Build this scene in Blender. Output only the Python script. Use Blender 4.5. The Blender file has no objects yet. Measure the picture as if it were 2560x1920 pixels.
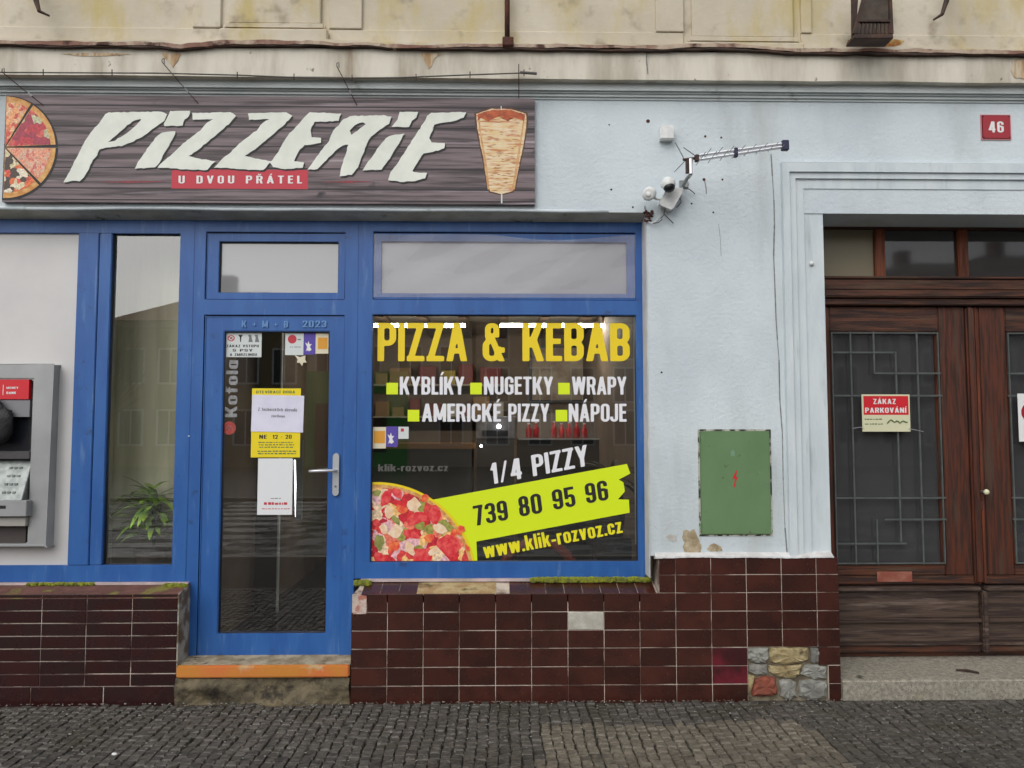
import bpy, bmesh, math, random
import numpy as np
from mathutils import Vector, Matrix, Euler
from mathutils.geometry import tessellate_polygon
random.seed(7)
S = bpy.context.scene
COL = S.collection
R_ = math.radians
# ------------------------------------------------------------------ camera, world, sun, exposure
F = 2030.0
CAM = Vector((0.0, -5.0, 1.585))
ROT = Euler((R_(90 + 3.66), R_(0.0), R_(-1.09)), 'XYZ')
cd = bpy.data.cameras.new('camera'); cd.sensor_width = 36; cd.lens = F / 2560 * 36
cd.clip_start = 0.05; cd.clip_end = 500
cam = bpy.data.objects.new('camera', cd); COL.objects.link(cam)
cam.location = CAM; cam.rotation_euler = ROT; S.camera = cam
W = bpy.data.worlds.new('World'); S.world = W; W.use_nodes = True
nt = W.node_tree; nt.nodes.clear()
wo = nt.nodes.new('ShaderNodeOutputWorld'); bg = nt.nodes.new('ShaderNodeBackground')
sky = nt.nodes.new('ShaderNodeTexSky'); sky.sky_type = 'NISHITA'; sky.sun_disc = False
SUN_EL, SUN_ROT = R_(42), R_(205)
sky.sun_elevation = SUN_EL; sky.sun_rotation = SUN_ROT; sky.air_density = 1.0; sky.dust_density = 3.0
hs = nt.nodes.new('ShaderNodeHueSaturation'); hs.inputs['Saturation'].default_value = 0.17
tc = nt.nodes.new('ShaderNodeTexCoord'); mp = nt.nodes.new('ShaderNodeMapping'); mp.inputs['Scale'].default_value = (1, 1, 2.6)
nz = nt.nodes.new('ShaderNodeTexNoise'); nz.inputs['Scale'].default_value = 2.3; nz.inputs['Detail'].default_value = 5
mr = nt.nodes.new('ShaderNodeMapRange'); mr.inputs['From Min'].default_value = .3; mr.inputs['From Max'].default_value = .7
mr.inputs['To Min'].default_value = .78; mr.inputs['To Max'].default_value = 1.18
mx = nt.nodes.new('ShaderNodeMix'); mx.data_type = 'RGBA'; mx.blend_type = 'MULTIPLY'; mx.inputs[0].default_value = 1
nt.links.new(tc.outputs['Generated'], mp.inputs[0]); nt.links.new(mp.outputs[0], nz.inputs['Vector'])
nt.links.new(nz.outputs['Fac'], mr.inputs['Value'])
nt.links.new(sky.outputs[0], hs.inputs['Color']); nt.links.new(hs.outputs[0], mx.inputs[6]); nt.links.new(mr.outputs[0], mx.inputs[7])
nt.links.new(mx.outputs[2], bg.inputs['Color']); bg.inputs['Strength'].default_value = 0.12
nt.links.new(bg.outputs[0], wo.inputs[0])
sl = bpy.data.lights.new('sun', 'SUN'); sl.energy = 0.6; sl.angle = R_(80); sl.color = (1, .98, .95)
so = bpy.data.objects.new('sun', sl); COL.objects.link(so)
_d = Vector((math.sin(SUN_ROT) * math.cos(SUN_EL), math.cos(SUN_ROT) * math.cos(SUN_EL), math.sin(SUN_EL)))
so.rotation_euler = (-_d).to_track_quat('-Z', 'Y').to_euler(); so.location = _d * 40
vs = S.view_settings; vs.view_transform = 'Standard'; vs.look = 'None'; vs.gamma = 1; vs.use_curve_mapping = False
vs.exposure = 0.45
S.cycles.max_bounces = 8; S.cycles.transparent_max_bounces = 16
# ------------------------------------------------------------------ picture <-> place
_M = ROT.to_matrix()
def P(px, py, Y):
    d = _M @ Vector(((px - 1280) / F, (960 - py) / F, -1.0))
    return CAM + d * ((Y - CAM.y) / d.y)
def X(px, py, Y): return P(px, py, Y).x
def Z(py, px, Y): return P(px, py, Y).z
def proj(p):
    v = _M.transposed() @ (Vector(p) - CAM)
    return 1280 + F * v.x / -v.z, 960 - F * v.y / -v.z
# ------------------------------------------------------------------ helpers
WL = {}
class MB:
    def __init__(s): s.v = []; s.f = []
    def add(s, vs_, fs_):
        n = len(s.v); s.v += [tuple(v) for v in vs_]; s.f += [tuple(i + n for i in f) for f in fs_]; return s
    def box(s, x0, x1, y0, y1, z0, z1):
        if x0 > x1: x0, x1 = x1, x0
        if y0 > y1: y0, y1 = y1, y0
        if z0 > z1: z0, z1 = z1, z0
        return s.add([(x0,y0,z0),(x1,y0,z0),(x1,y1,z0),(x0,y1,z0),(x0,y0,z1),(x1,y0,z1),(x1,y1,z1),(x0,y1,z1)],
                     [(0,3,2,1),(4,5,6,7),(0,1,5,4),(1,2,6,5),(2,3,7,6),(3,0,4,7)])
    def hexa(s, a): return s.add(a, [(0,3,2,1),(4,5,6,7),(0,1,5,4),(1,2,6,5),(2,3,7,6),(3,0,4,7)])
    def prism(s, loops, y0, y1):
        """loops in (x,z): first the outline, then holes; front face at y0 (towards the viewer), back at y1"""
        flat = [p for l in loops for p in l]; n = len(flat)
        tris = tessellate_polygon([[Vector((p[0], p[1], 0)) for p in l] for l in loops])
        vs_ = [(p[0], y0, p[1]) for p in flat]; fs_ = []
        for t in tris:
            a, b, c = [flat[i] for i in t]
            cr = (b[0]-a[0])*(c[1]-a[1]) - (b[1]-a[1])*(c[0]-a[0])
            fs_.append(tuple(t) if cr > 0 else tuple(reversed(t)))
        if y1 is not None:
            vs_ += [(p[0], y1, p[1]) for p in flat]
            fs_ += [tuple(i + n for i in reversed(f)) for f in fs_[:]]
            k = 0
            for l in loops:
                m = len(l)
                for i in range(m):
                    a, b = k + i, k + (i + 1) % m
                    fs_.append((a, b, b + n, a + n))
                k += m
        return s.add(vs_, fs_)
    def tube(s, pts, r, n=8, cap=True):
        pts = [Vector(p) for p in pts]; rs = r if isinstance(r, (list, tuple)) else [r] * len(pts)
        vs_ = []; fs_ = []; prev = None
        for i, p in enumerate(pts):
            t = (pts[min(i + 1, len(pts) - 1)] - pts[max(i - 1, 0)]).normalized()
            if prev is None:
                u = t.orthogonal().normalized()
            else:
                u = (prev - t * prev.dot(t)).normalized()
            prev = u; w = t.cross(u)
            for k in range(n):
                a = 2 * math.pi * k / n
                vs_.append(p + (u * math.cos(a) + w * math.sin(a)) * rs[i])
        for i in range(len(pts) - 1):
            for k in range(n):
                a = i * n + k; b = i * n + (k + 1) % n
                fs_.append((a, b, b + n, a + n))
        if cap: fs_ += [tuple(reversed(range(n))), tuple(range((len(pts) - 1) * n, len(pts) * n))]
        return s.add(vs_, fs_)
    def ball(s, c, rx, ry, rz, nu=12, nv=8, M=None, zmin=-1.0):
        vs_ = []; fs_ = []
        for j in range(nv + 1):
            ph = math.asin(zmin) + (math.pi / 2 - math.asin(zmin)) * j / nv
            for i in range(nu):
                a = 2 * math.pi * i / nu
                v = Vector((math.cos(a) * math.cos(ph) * rx, math.sin(a) * math.cos(ph) * ry, math.sin(ph) * rz))
                if M: v = M @ v
                vs_.append(Vector(c) + v)
        for j in range(nv):
            for i in range(nu):
                a = j * nu + i; b = j * nu + (i + 1) % nu
                fs_.append((a, b, b + nu, a + nu))
        fs_.append(tuple(reversed(range(nu))))
        return s.add(vs_, fs_)
def build(name, mb, mat, parent=None, bevel=0, smooth=False, kind=None, label=None, cat=None, group=None, origin=None, seg=1):
    par = Vector(WL[parent.name]) if parent else Vector((0, 0, 0))
    loc = Vector(origin) if origin is not None else par.copy()
    me = bpy.data.meshes.new(name)
    me.from_pydata([(v[0]-loc.x, v[1]-loc.y, v[2]-loc.z) for v in mb.v], [], mb.f)
    if bevel:
        bm = bmesh.new(); bm.from_mesh(me)
        es = [e for e in bm.edges if len(e.link_faces) == 2 and e.calc_face_angle(0) > .5]
        bmesh.ops.bevel(bm, geom=es, offset=bevel, segments=seg, affect='EDGES', clamp_overlap=True)
        bm.to_mesh(me); bm.free()
    me.materials.append(mat)
    if smooth: me.shade_smooth()
    o = bpy.data.objects.new(name, me); COL.objects.link(o)
    o.parent = parent; o.location = loc - par; WL[o.name] = tuple(loc)
    tag(o, label, cat, group, kind)
    return o
def tag(o, label=None, cat=None, group=None, kind=None):
    if label: o['label'] = label
    if cat: o['category'] = cat
    if group: o['group'] = group
    if kind: o['kind'] = kind
def thing(name, loc, label, cat, group=None):
    o = bpy.data.objects.new(name, None); COL.objects.link(o); o.location = loc; o.empty_display_size = .1
    WL[o.name] = tuple(loc); tag(o, label, cat, group); return o
def inst(src, parent, world, rot=None, scale=None):
    o = src.copy(); COL.objects.link(o); o.parent = parent
    o.location = Vector(world) - Vector(WL[parent.name]); WL[o.name] = tuple(world)
    if rot: o.rotation_euler = rot
    if scale: o.scale = scale
    return o
# ------------------------------------------------------------------ materials
def lin(r, g, b):
    f = lambda c: (c/255/12.92) if c/255 <= .04045 else ((c/255+.055)/1.055)**2.4
    return (f(r), f(g), f(b), 1)
def M(name, c1, c2=None, scale=8, rough=.8, bump=0, bscale=60, stretch=(1,1,1), detail=5, metal=0, spec=.5, lo=.35, hi=.65,
      stain=None, sscale=3, sstretch=(1,1,1), slo=.5, shi=.7, rnd=0, rough2=None, emit=None, estr=0, coords='Object', coat=0,
      spots=None, spscale=25, splo=.66, sphi=.72, bdist=.01):
    m = bpy.data.materials.new(name); m.use_nodes = True; t = m.node_tree; N = t.nodes; L = t.links
    b = N['Principled BSDF']; b.inputs['Roughness'].default_value = rough; b.inputs['Metallic'].default_value = metal
    b.inputs['Specular IOR Level'].default_value = spec
    if coat: b.inputs['Coat Weight'].default_value = coat; b.inputs['Coat Roughness'].default_value = .08
    tcn = N.new('ShaderNodeTexCoord')
    def noise(sc, st, det=5):
        mpn = N.new('ShaderNodeMapping'); mpn.inputs['Scale'].default_value = st
        L.new(tcn.outputs[coords], mpn.inputs[0])
        n = N.new('ShaderNodeTexNoise'); n.inputs['Scale'].default_value = sc; n.inputs['Detail'].default_value = det
        n.inputs['Roughness'].default_value = .6
        L.new(mpn.outputs[0], n.inputs['Vector'])
        return n, mpn
    def ramp(src, lo_, hi_):
        r = N.new('ShaderNodeMapRange'); r.inputs['From Min'].default_value = lo_; r.inputs['From Max'].default_value = hi_
        r.interpolation_type = 'SMOOTHSTEP'
        L.new(src, r.inputs['Value']); return r.outputs[0]
    def mix(fac, a, c, mode='MIX'):
        x = N.new('ShaderNodeMix'); x.data_type = 'RGBA'; x.blend_type = mode
        if isinstance(fac, (int, float)): x.inputs[0].default_value = fac
        else: L.new(fac, x.inputs[0])
        for s_, i_ in ((a, 6), (c, 7)):
            if isinstance(s_, tuple): x.inputs[i_].default_value = s_
            else: L.new(s_, x.inputs[i_])
        return x.outputs[2]
    col = c1
    if c2:
        n, mpn = noise(scale, stretch, detail); fac = ramp(n.outputs['Fac'], lo, hi)
        col = mix(fac, c1, c2)
        if rough2 is not None:
            r = N.new('ShaderNodeMapRange'); r.inputs['To Min'].default_value = rough; r.inputs['To Max'].default_value = rough2
            L.new(fac, r.inputs['Value']); L.new(r.outputs[0], b.inputs['Roughness'])
        if rnd:
            oi = N.new('ShaderNodeObjectInfo'); vm = N.new('ShaderNodeVectorMath'); vm.operation = 'SCALE'
            cx = N.new('ShaderNodeCombineXYZ')
            for k in range(3): L.new(oi.outputs['Random'], cx.inputs[k])
            vm.inputs['Scale'].default_value = 37.0; L.new(cx.outputs[0], vm.inputs[0]); L.new(vm.outputs[0], mpn.inputs['Location'])
    if stain:
        n, _ = noise(sscale, sstretch, 6); col = mix(ramp(n.outputs['Fac'], slo, shi), col, stain)
    if spots:
        n, _ = noise(spscale, (1, 1, 1), 3); col = mix(ramp(n.outputs['Fac'], splo, sphi), col, spots)
    if rnd:
        oi = N.new('ShaderNodeObjectInfo'); r = N.new('ShaderNodeMapRange')
        r.inputs['To Min'].default_value = 1 - rnd; r.inputs['To Max'].default_value = 1 + rnd
        L.new(oi.outputs['Random'], r.inputs['Value']); col = mix(1.0, col, r.outputs[0], 'MULTIPLY')
    if isinstance(col, tuple): b.inputs['Base Color'].default_value = col
    else: L.new(col, b.inputs['Base Color'])
    if bump:
        n, _ = noise(bscale, (1, 1, 1) if stretch == (1,1,1) else stretch, 6)
        bn = N.new('ShaderNodeBump'); bn.inputs['Strength'].default_value = bump; bn.inputs['Distance'].default_value = bdist
        L.new(n.outputs['Fac'], bn.inputs['Height']); L.new(bn.outputs[0], b.inputs['Normal'])
    if emit: b.inputs['Emission Color'].default_value = emit; b.inputs['Emission Strength'].default_value = estr
    return m
def glass(name, tint, refl, rough=0.0, haze=None, hz=0.0, wav=0.0):
    m = bpy.data.materials.new(name); m.use_nodes = True; t = m.node_tree; N = t.nodes; L = t.links; N.clear()
    o = N.new('ShaderNodeOutputMaterial'); tr = N.new('ShaderNodeBsdfTransparent'); tr.inputs[0].default_value = (*tint, 1)
    g = N.new('ShaderNodeBsdfGlossy'); g.inputs['Roughness'].default_value = rough
    lw = N.new('ShaderNodeLayerWeight'); lw.inputs['Blend'].default_value = .5; pw = N.new('ShaderNodeMath'); pw.operation = 'POWER'; pw.inputs[1].default_value = 5
    L.new(lw.outputs['Facing'], pw.inputs[0]); ma = N.new('ShaderNodeMath'); ma.operation = 'MULTIPLY_ADD'; ma.inputs[1].default_value = 1-refl; ma.inputs[2].default_value = refl; L.new(pw.outputs[0], ma.inputs[0])
    ge = N.new('ShaderNodeNewGeometry'); sb = N.new('ShaderNodeMath'); sb.operation = 'SUBTRACT'; sb.inputs[0].default_value = 1; L.new(ge.outputs['Backfacing'], sb.inputs[1])
    ad = N.new('ShaderNodeMath'); ad.operation = 'MULTIPLY'; L.new(ma.outputs[0], ad.inputs[0]); L.new(sb.outputs[0], ad.inputs[1])
    ms = N.new('ShaderNodeMixShader'); L.new(ad.outputs[0], ms.inputs[0])
    if haze:
        df = N.new('ShaderNodeBsdfDiffuse'); df.inputs[0].default_value = (*haze, 1); m2 = N.new('ShaderNodeMixShader'); m2.inputs[0].default_value = hz
        L.new(tr.outputs[0], m2.inputs[1]); L.new(df.outputs[0], m2.inputs[2]); L.new(m2.outputs[0], ms.inputs[1])
    else: L.new(tr.outputs[0], ms.inputs[1])
    L.new(g.outputs[0], ms.inputs[2]); L.new(ms.outputs[0], o.inputs[0])
    if wav:
        tcn = N.new('ShaderNodeTexCoord'); mpn = N.new('ShaderNodeMapping'); mpn.inputs['Scale'].default_value = (1, 1, 3); mpn.inputs['Rotation'].default_value = (0, R_(18), 0)
        n = N.new('ShaderNodeTexNoise'); n.inputs['Scale'].default_value = 3.2; n.inputs['Detail'].default_value = 2
        bn = N.new('ShaderNodeBump'); bn.inputs['Strength'].default_value = wav; bn.inputs['Distance'].default_value = .05
        L.new(tcn.outputs['Object'], mpn.inputs[0]); L.new(mpn.outputs[0], n.inputs['Vector']); L.new(n.outputs['Fac'], bn.inputs['Height'])
        L.new(bn.outputs[0], g.inputs['Normal'])
    return m
MT = {}
MT['blue_plaster'] = M('blue_plaster', lin(196,206,212), lin(207,216,220), 1.6, .9, .55, 38, stain=lin(176,182,180), sscale=1.1, sstretch=(1.8,1,.45), slo=.47, shi=.8, spots=lin(158,165,166), spscale=42, splo=.68, sphi=.8)
MT['blue_plaster_smooth'] = M('blue_plaster_smooth', lin(194,204,209), lin(207,215,218), 3, .85, .2, 50, stretch=(2,1,.6), stain=lin(160,168,166), sscale=5, sstretch=(2,1,.3), slo=.55, shi=.8)
MT['reveal'] = M('reveal_plaster', lin(205,203,204), lin(186,188,190), 6, .85, .3, 30, stain=lin(150,148,140), sscale=8, slo=.6, shi=.8)
MT['cream'] = M('cream_plaster', lin(206,196,178), lin(188,178,158), 1.4, .9, .35, 30, detail=8, stain=lin(188,172,122), sscale=1.9, sstretch=(1.5,1,.6), slo=.45, shi=.68, spots=lin(150,138,116), spscale=5, splo=.56, sphi=.8)
MT['fascia'] = M('fascia_plaster', lin(214,208,194), lin(176,168,152), 2.2, .88, .35, 30, stretch=(1.6,1,.35), detail=8, lo=.4, hi=.68, stain=lin(148,132,112), sscale=3.0, sstretch=(1.2,1,.22), slo=.56, shi=.74, spots=lin(116,100,84), spscale=14, splo=.68, sphi=.78)
MT['moulding'] = M('moulding_plaster', lin(194,202,202), lin(208,214,214), 4, .85, .25, 40, stretch=(1,1,3), stain=lin(120,112,100), sscale=4, slo=.6, shi=.8)
MT['soffit'] = M('soffit_plaster', lin(196,196,184), lin(170,170,154), 6, .9, .4, 40, stain=lin(100,104,62), sscale=5, slo=.6, shi=.72)
MT['rust_sheet'] = M('rust_sheet', lin(128,92,78), lin(182,164,144), 3.2, .8, .7, 30, stretch=(1.2,1,1), detail=9, lo=.38, hi=.6, stain=lin(70,42,32), sscale=6, slo=.54, shi=.66)
MT['rust'] = M('rust_iron', lin(62,30,22), lin(88,44,30), 14, .8, .5, 60)
MT['dark_iron'] = M('dark_iron', lin(46,32,26), lin(74,50,38), 12, .7, .4, 60)
MT['pvc'] = M('blue_pvc_frame', lin(46,96,162), lin(38,86,153), 3, .38, .03, 6, stretch=(3,3,.6), spec=.45, stain=lin(92,128,176), sscale=9, sstretch=(3,1,.35), slo=.56, shi=.85, spots=lin(40,66,108), spscale=12, splo=.62, sphi=.8)
MT['gasket'] = M('black_gasket', lin(22,24,34), rough=.6)
MT['tile'] = M('maroon_tile', lin(68,35,28), lin(52,26,21), 5, .2, .04, 5, rnd=.16, spec=.5, rough2=.3, spots=lin(96,66,58), spscale=30, splo=.66, sphi=.8, stretch=(1,1,1), bdist=.02)
MT['tile_dark'] = M('dark_maroon_tile', lin(50,23,22), lin(40,19,19), 5, .2, .04, 5, rnd=.14, rough2=.32, spots=lin(80,58,54), spscale=34, splo=.68, sphi=.8, bdist=.02)
MT['tile_red'] = M('red_marked_tile', lin(100,30,42), lin(60,26,28), 4.5, .25, .04, 5, rnd=.05, lo=.42, hi=.6)
MT['grout'] = M('grout', lin(194,180,166), lin(96,74,66), 3.5, .9, .3, 60, lo=.44, hi=.62, detail=8)
MT['mortar'] = M('exposed_mortar', lin(172,160,138), lin(132,118,94), 12, .95, .8, 40, stain=lin(96,86,70), sscale=14, slo=.55, shi=.7)
MT['ledge'] = M('ledge_mortar', lin(112,72,62), lin(88,58,46), 12, .8, .6, 40, stain=lin(120,112,50), sscale=6, slo=.55, shi=.66)
MT['ledge_strip'] = M('ledge_strip', lin(196,176,176), lin(160,150,146), 9, .7, .3, 30)
MT['stone_grey'] = M('rubble_grey', lin(150,150,142), lin(112,110,104), 10, .9, .8, 24, detail=8, stain=lin(88,84,76), sscale=12, slo=.58, shi=.7, rnd=.15)
MT['stone_tan'] = M('rubble_tan', lin(170,156,118), lin(136,118,82), 10, .9, .8, 24, stain=lin(100,86,60), sscale=12, slo=.58, shi=.7, rnd=.12)
MT['brick_red'] = M('rubble_brick', lin(140,74,56), lin(112,64,50), 14, .9, .8, 30, stain=lin(150,140,130), sscale=12, slo=.6, shi=.75)
MT['ochre'] = M('ochre_paint', lin(196,128,48), lin(206,112,58), 3.5, .55, .15, 30, stretch=(1,1,1), stain=lin(190,172,130), sscale=5, slo=.6, shi=.72)
MT['step_stone'] = M('rough_step_stone', lin(120,108,84), lin(84,76,60), 6, .9, 1.0, 12, detail=9, stain=lin(52,46,36), sscale=7, slo=.5, shi=.66, bdist=.03)
MT['granite'] = M('granite_step', lin(158,152,138), lin(128,122,110), 40, .65, .3, 50, stain=lin(128,124,84), sscale=2.2, slo=.56, shi=.75, spots=lin(96,92,86), spscale=90, splo=.58, sphi=.66)
MT['green'] = M('green_enamel', lin(104,134,94), lin(94,125,85), 2, .45, .06, 20, stretch=(1,1,.6), stain=lin(120,144,108), sscale=7, slo=.6, shi=.8, spots=lin(84,92,70), spscale=18, splo=.66, sphi=.74)
MT['white_box'] = M('white_box_plastic', lin(226,228,226), lin(210,212,210), 20, .5)
MT['steel'] = M('grey_steel', lin(166,168,168), lin(150,152,152), 2, .4, metal=.35)
MT['zinc'] = M('zinc', lin(120,126,124), lin(150,154,152), 20, .5, metal=.6)
MT['alu'] = M('bright_aluminium', lin(225,226,230), rough=.3, metal=.7)
MT['black'] = M('black_plastic', lin(24,24,28), rough=.4)
MT['navy'] = M('navy_plastic', lin(34,34,66), rough=.45)
MT['white'] = M('white_print', lin(225,226,224), rough=.6)
MT['sign_letter'] = M('sign_letter_print', lin(228,231,221), lin(216,220,209), 6, .6)
MT['print_black'] = M('print_black', lin(26,22,24), rough=.6)
MT['sign_red'] = M('sign_red_print', lin(190,44,62), rough=.55)
MT['dim_red'] = M('dim_red_print', lin(150,48,58), lin(108,60,66), 40, .6, stretch=(1,1,1))
MT['vinyl_yellow'] = M('vinyl_yellow', lin(236,206,14), rough=.5)
MT['vinyl_lemon'] = M('vinyl_lemon', lin(232,222,20), rough=.5)
MT['vinyl_lime'] = M('vinyl_lime', lin(214,234,10), rough=.5)
MT['vinyl_white'] = M('vinyl_white', lin(228,228,232), rough=.5)
MT['vinyl_grey'] = M('vinyl_faded_grey', lin(84,82,78), rough=.6)
MT['poster_yellow'] = M('poster_yellow', lin(232,208,14), rough=.6)
MT['paper'] = M('white_paper', lin(222,220,236), lin(208,206,226), 5, .6, .15, 8)
MT['faint'] = M('faint_print', lin(120,120,126), rough=.7)
MT['card'] = M('white_card', lin(222,224,226), rough=.5)
MT['sticker_white'] = M('sticker_white', lin(206,212,210), rough=.6)
MT['purple'] = M('sticker_purple', lin(84,66,160), rough=.6)
MT['orange'] = M('sticker_orange', lin(214,150,46), rough=.6)
MT['cream_s'] = M('sticker_cream', lin(216,208,182), rough=.6)
MT['red'] = M('bright_red', lin(206,26,40), rough=.5)
MT['enamel_red'] = M('enamel_red', lin(158,30,44), rough=.3, spec=.6)
MT['cream_sign'] = M('cream_sign', lin(214,212,178), rough=.5)
MT['green_ink'] = M('green_ink', lin(96,116,70), rough=.6)
MT['panel_white'] = M('white_panel', lin(206,204,202), lin(198,196,195), 1.5, .45)
MT['handle'] = M('satin_handle', lin(205,206,210), rough=.3, metal=.6)
MT['glass'] = glass('window_glass', (.92,.93,.91), .155)
MT['glass_pale'] = glass('narrow_window_glass', (.94,.95,.94), .19)
MT['glass_frost'] = glass('transom_glass', (.6,.6,.6), .14, .03, (.47,.47,.48), .5)
MT['film'] = glass('plastic_film', (.94,.94,.95), .03, .3, (.62,.60,.64), .22, wav=.15)
MT['glass_dark'] = glass('old_dark_glass', (.85,.85,.85), .085, .04, (.2,.2,.2), .10)
MT['glass_tan'] = glass('old_tan_glass', (.7,.7,.62), .03, .2, (.42,.36,.25), .5)
MT['leaf'] = M('plant_leaf', lin(150,184,52), lin(88,126,44), 9, .4, rnd=.4)
MT['leaf_dark'] = M('dark_plant_leaf', lin(34,52,34), lin(24,38,26), 9, .5, rnd=.3)
MT['pot'] = M('dark_pot', lin(62,54,50), rough=.6)
MT['moss'] = M('moss', lin(128,134,36), lin(92,98,40), 25, .95, rnd=0)
MT['crack'] = M('crack_dark', lin(140,142,140), lin(104,104,102), 30, .95)
def wood(name, c1, c2, c3, vertical=True):
    st = (9, 9, .55) if vertical else (.55, 9, 9)
    ss = (5, 5, .5) if vertical else (.5, 5, 5)
    return M(name, c1, c2, 5, .45, .5, 14, stretch=st, detail=8, stain=c3, sscale=3.4, sstretch=ss, slo=.52, shi=.68, lo=.38, hi=.62, spec=.4, rnd=.08, bdist=.006, rough2=.7)
MT['wood_v'] = wood('brown_varnished_wood_upright', lin(92,46,28), lin(52,30,23), lin(76,56,44))
MT['wood_h'] = wood('brown_varnished_wood_level', lin(90,52,34), lin(46,30,25), lin(82,62,47), False)
MT['wood_grey'] = wood('weathered_wood_level', lin(84,68,58), lin(52,38,34), lin(118,102,92), False)
MT['wood_orange'] = wood('orange_wood_upright', lin(120,62,34), lin(76,38,24), lin(84,54,38))
# printed weathered boards of the sign
def sign_wood():
    m = M('printed_boards', lin(124,108,111), lin(58,48,51), 2.0, .55, stretch=(.5,1,13), detail=9, lo=.38, hi=.62, stain=lin(162,150,156), sscale=1.6, sstretch=(.6,1,20), slo=.55, shi=.74, spots=lin(48,40,44), spscale=5, splo=.64, sphi=.76)
    return m
MT['boards'] = sign_wood()
MT['board_line'] = M('board_joint_print', lin(40,32,36), rough=.6)
def vor(name, cols, scale, stretch=(1,1,1), rough=.5):
    m = bpy.data.materials.new(name); m.use_nodes = True; t = m.node_tree; N = t.nodes; L = t.links; b = N['Principled BSDF']; b.inputs['Roughness'].default_value = rough
    tcn = N.new('ShaderNodeTexCoord'); mpn = N.new('ShaderNodeMapping'); mpn.inputs['Scale'].default_value = stretch
    nn = N.new('ShaderNodeTexNoise'); nn.inputs['Scale'].default_value = scale * .9; nn.inputs['Detail'].default_value = 3
    va = N.new('ShaderNodeVectorMath'); va.operation = 'SCALE'; va.inputs['Scale'].default_value = .9 / scale
    vb = N.new('ShaderNodeVectorMath'); vb.operation = 'ADD'
    v = N.new('ShaderNodeTexVoronoi'); v.inputs['Scale'].default_value = scale
    L.new(tcn.outputs['Object'], mpn.inputs[0]); L.new(mpn.outputs[0], nn.inputs['Vector']); L.new(nn.outputs['Color'], va.inputs[0])
    L.new(mpn.outputs[0], vb.inputs[0]); L.new(va.outputs[0], vb.inputs[1]); L.new(vb.outputs[0], v.inputs['Vector'])
    sp = N.new('ShaderNodeSeparateColor'); L.new(v.outputs['Color'], sp.inputs[0])
    cr = N.new('ShaderNodeValToRGB'); e = cr.color_ramp; e.interpolation = 'CONSTANT'
    while len(e.elements) < len(cols): e.elements.new(.5)
    for i, c in enumerate(cols): e.elements[i].position = i / len(cols); e.elements[i].color = c
    L.new(sp.outputs[0], cr.inputs[0])
    n2 = N.new('ShaderNodeTexNoise'); n2.inputs['Scale'].default_value = scale * 3.2; n2.inputs['Detail'].default_value = 4; L.new(mpn.outputs[0], n2.inputs['Vector'])
    mr_ = N.new('ShaderNodeMapRange'); mr_.inputs['From Min'].default_value = .3; mr_.inputs['From Max'].default_value = .7; mr_.inputs['To Min'].default_value = .6; mr_.inputs['To Max'].default_value = 1.35
    L.new(n2.outputs['Fac'], mr_.inputs['Value'])
    x = N.new('ShaderNodeMix'); x.data_type = 'RGBA'; x.blend_type = 'MULTIPLY'; x.inputs[0].default_value = 1
    L.new(cr.outputs[0], x.inputs[6]); L.new(mr_.outputs[0], x.inputs[7]); L.new(x.outputs[2], b.inputs['Base Color'])
    return m
MT['pizza_main'] = vor('pizza_toppings_print', [lin(206,36,44), lin(232,120,96), lin(236,206,170), lin(214,64,60), lin(150,150,70), lin(196,30,50), lin(240,190,120), lin(226,176,180)], 17)
MT['pizza_a'] = vor('pizza_salmon_print', [lin(222,120,84), lin(226,160,110), lin(206,84,70), lin(224,180,140)], 34)
MT['pizza_b'] = vor('pizza_red_print', [lin(184,50,62), lin(160,50,70), lin(206,90,80), lin(190,186,150)], 24)
MT['pizza_c'] = vor('pizza_pale_print', [lin(222,160,130), lin(214,176,150), lin(206,110,100), lin(226,150,120)], 60)
MT['pizza_d'] = vor('pizza_mixed_print', [lin(214,200,160), lin(222,110,60), lin(70,56,46), lin(216,80,60), lin(226,214,190)], 30)
MT['crust'] = M('crust_print', lin(222,176,110), lin(196,130,60), 30, .6)
MT['kebab'] = M('kebab_print', lin(220,190,134), lin(230,214,184), 6, .6, stretch=(1.5,1,12), detail=8, stain=lin(192,124,78), sscale=5, sstretch=(1.5,1,12), slo=.48, shi=.64)
MT['kebab_top'] = M('kebab_top_print', lin(196,96,50), lin(150,66,34), 20, .6)
MT['brown'] = M('print_brown', lin(88,52,34), rough=.6)
# ------------------------------------------------------------------ lettering: glyphs from simple solid strokes, contoured on a fine grid
w_, s_, h_ = .46, .165, .14
def g_rect(x0, y0, x1, y1): return ('+', lambda x, y: np.minimum(np.minimum(x-x0, x1-x), np.minimum(y-y0, y1-y)))
def g_cut(x0, y0, x1, y1): return ('-', lambda x, y: np.minimum(np.minimum(x-x0, x1-x), np.minimum(y-y0, y1-y)))
def g_bar(xa, ya, xb, yb, t):   # slanted bar, t = horizontal thickness, xa/xb = left edges
    def f(x, y):
        k = (y-ya)/(yb-ya); xl = xa+(xb-xa)*k; c = (yb-ya)/math.hypot(xb-xa, yb-ya)
        return np.minimum(np.minimum((x-xl)*abs(c), (xl+t-x)*abs(c)), np.minimum(y-min(ya, yb), max(ya, yb)-y))
    return ('+', f)
def _rr(x, y, x0, y0, x1, y1, r):
    cx, cy, hx, hy = (x0+x1)/2, (y0+y1)/2, (x1-x0)/2-r, (y1-y0)/2-r
    dx, dy = np.abs(x-cx)-hx, np.abs(y-cy)-hy
    return r-(np.hypot(np.maximum(dx, 0), np.maximum(dy, 0))+np.minimum(np.maximum(dx, dy), 0))
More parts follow.
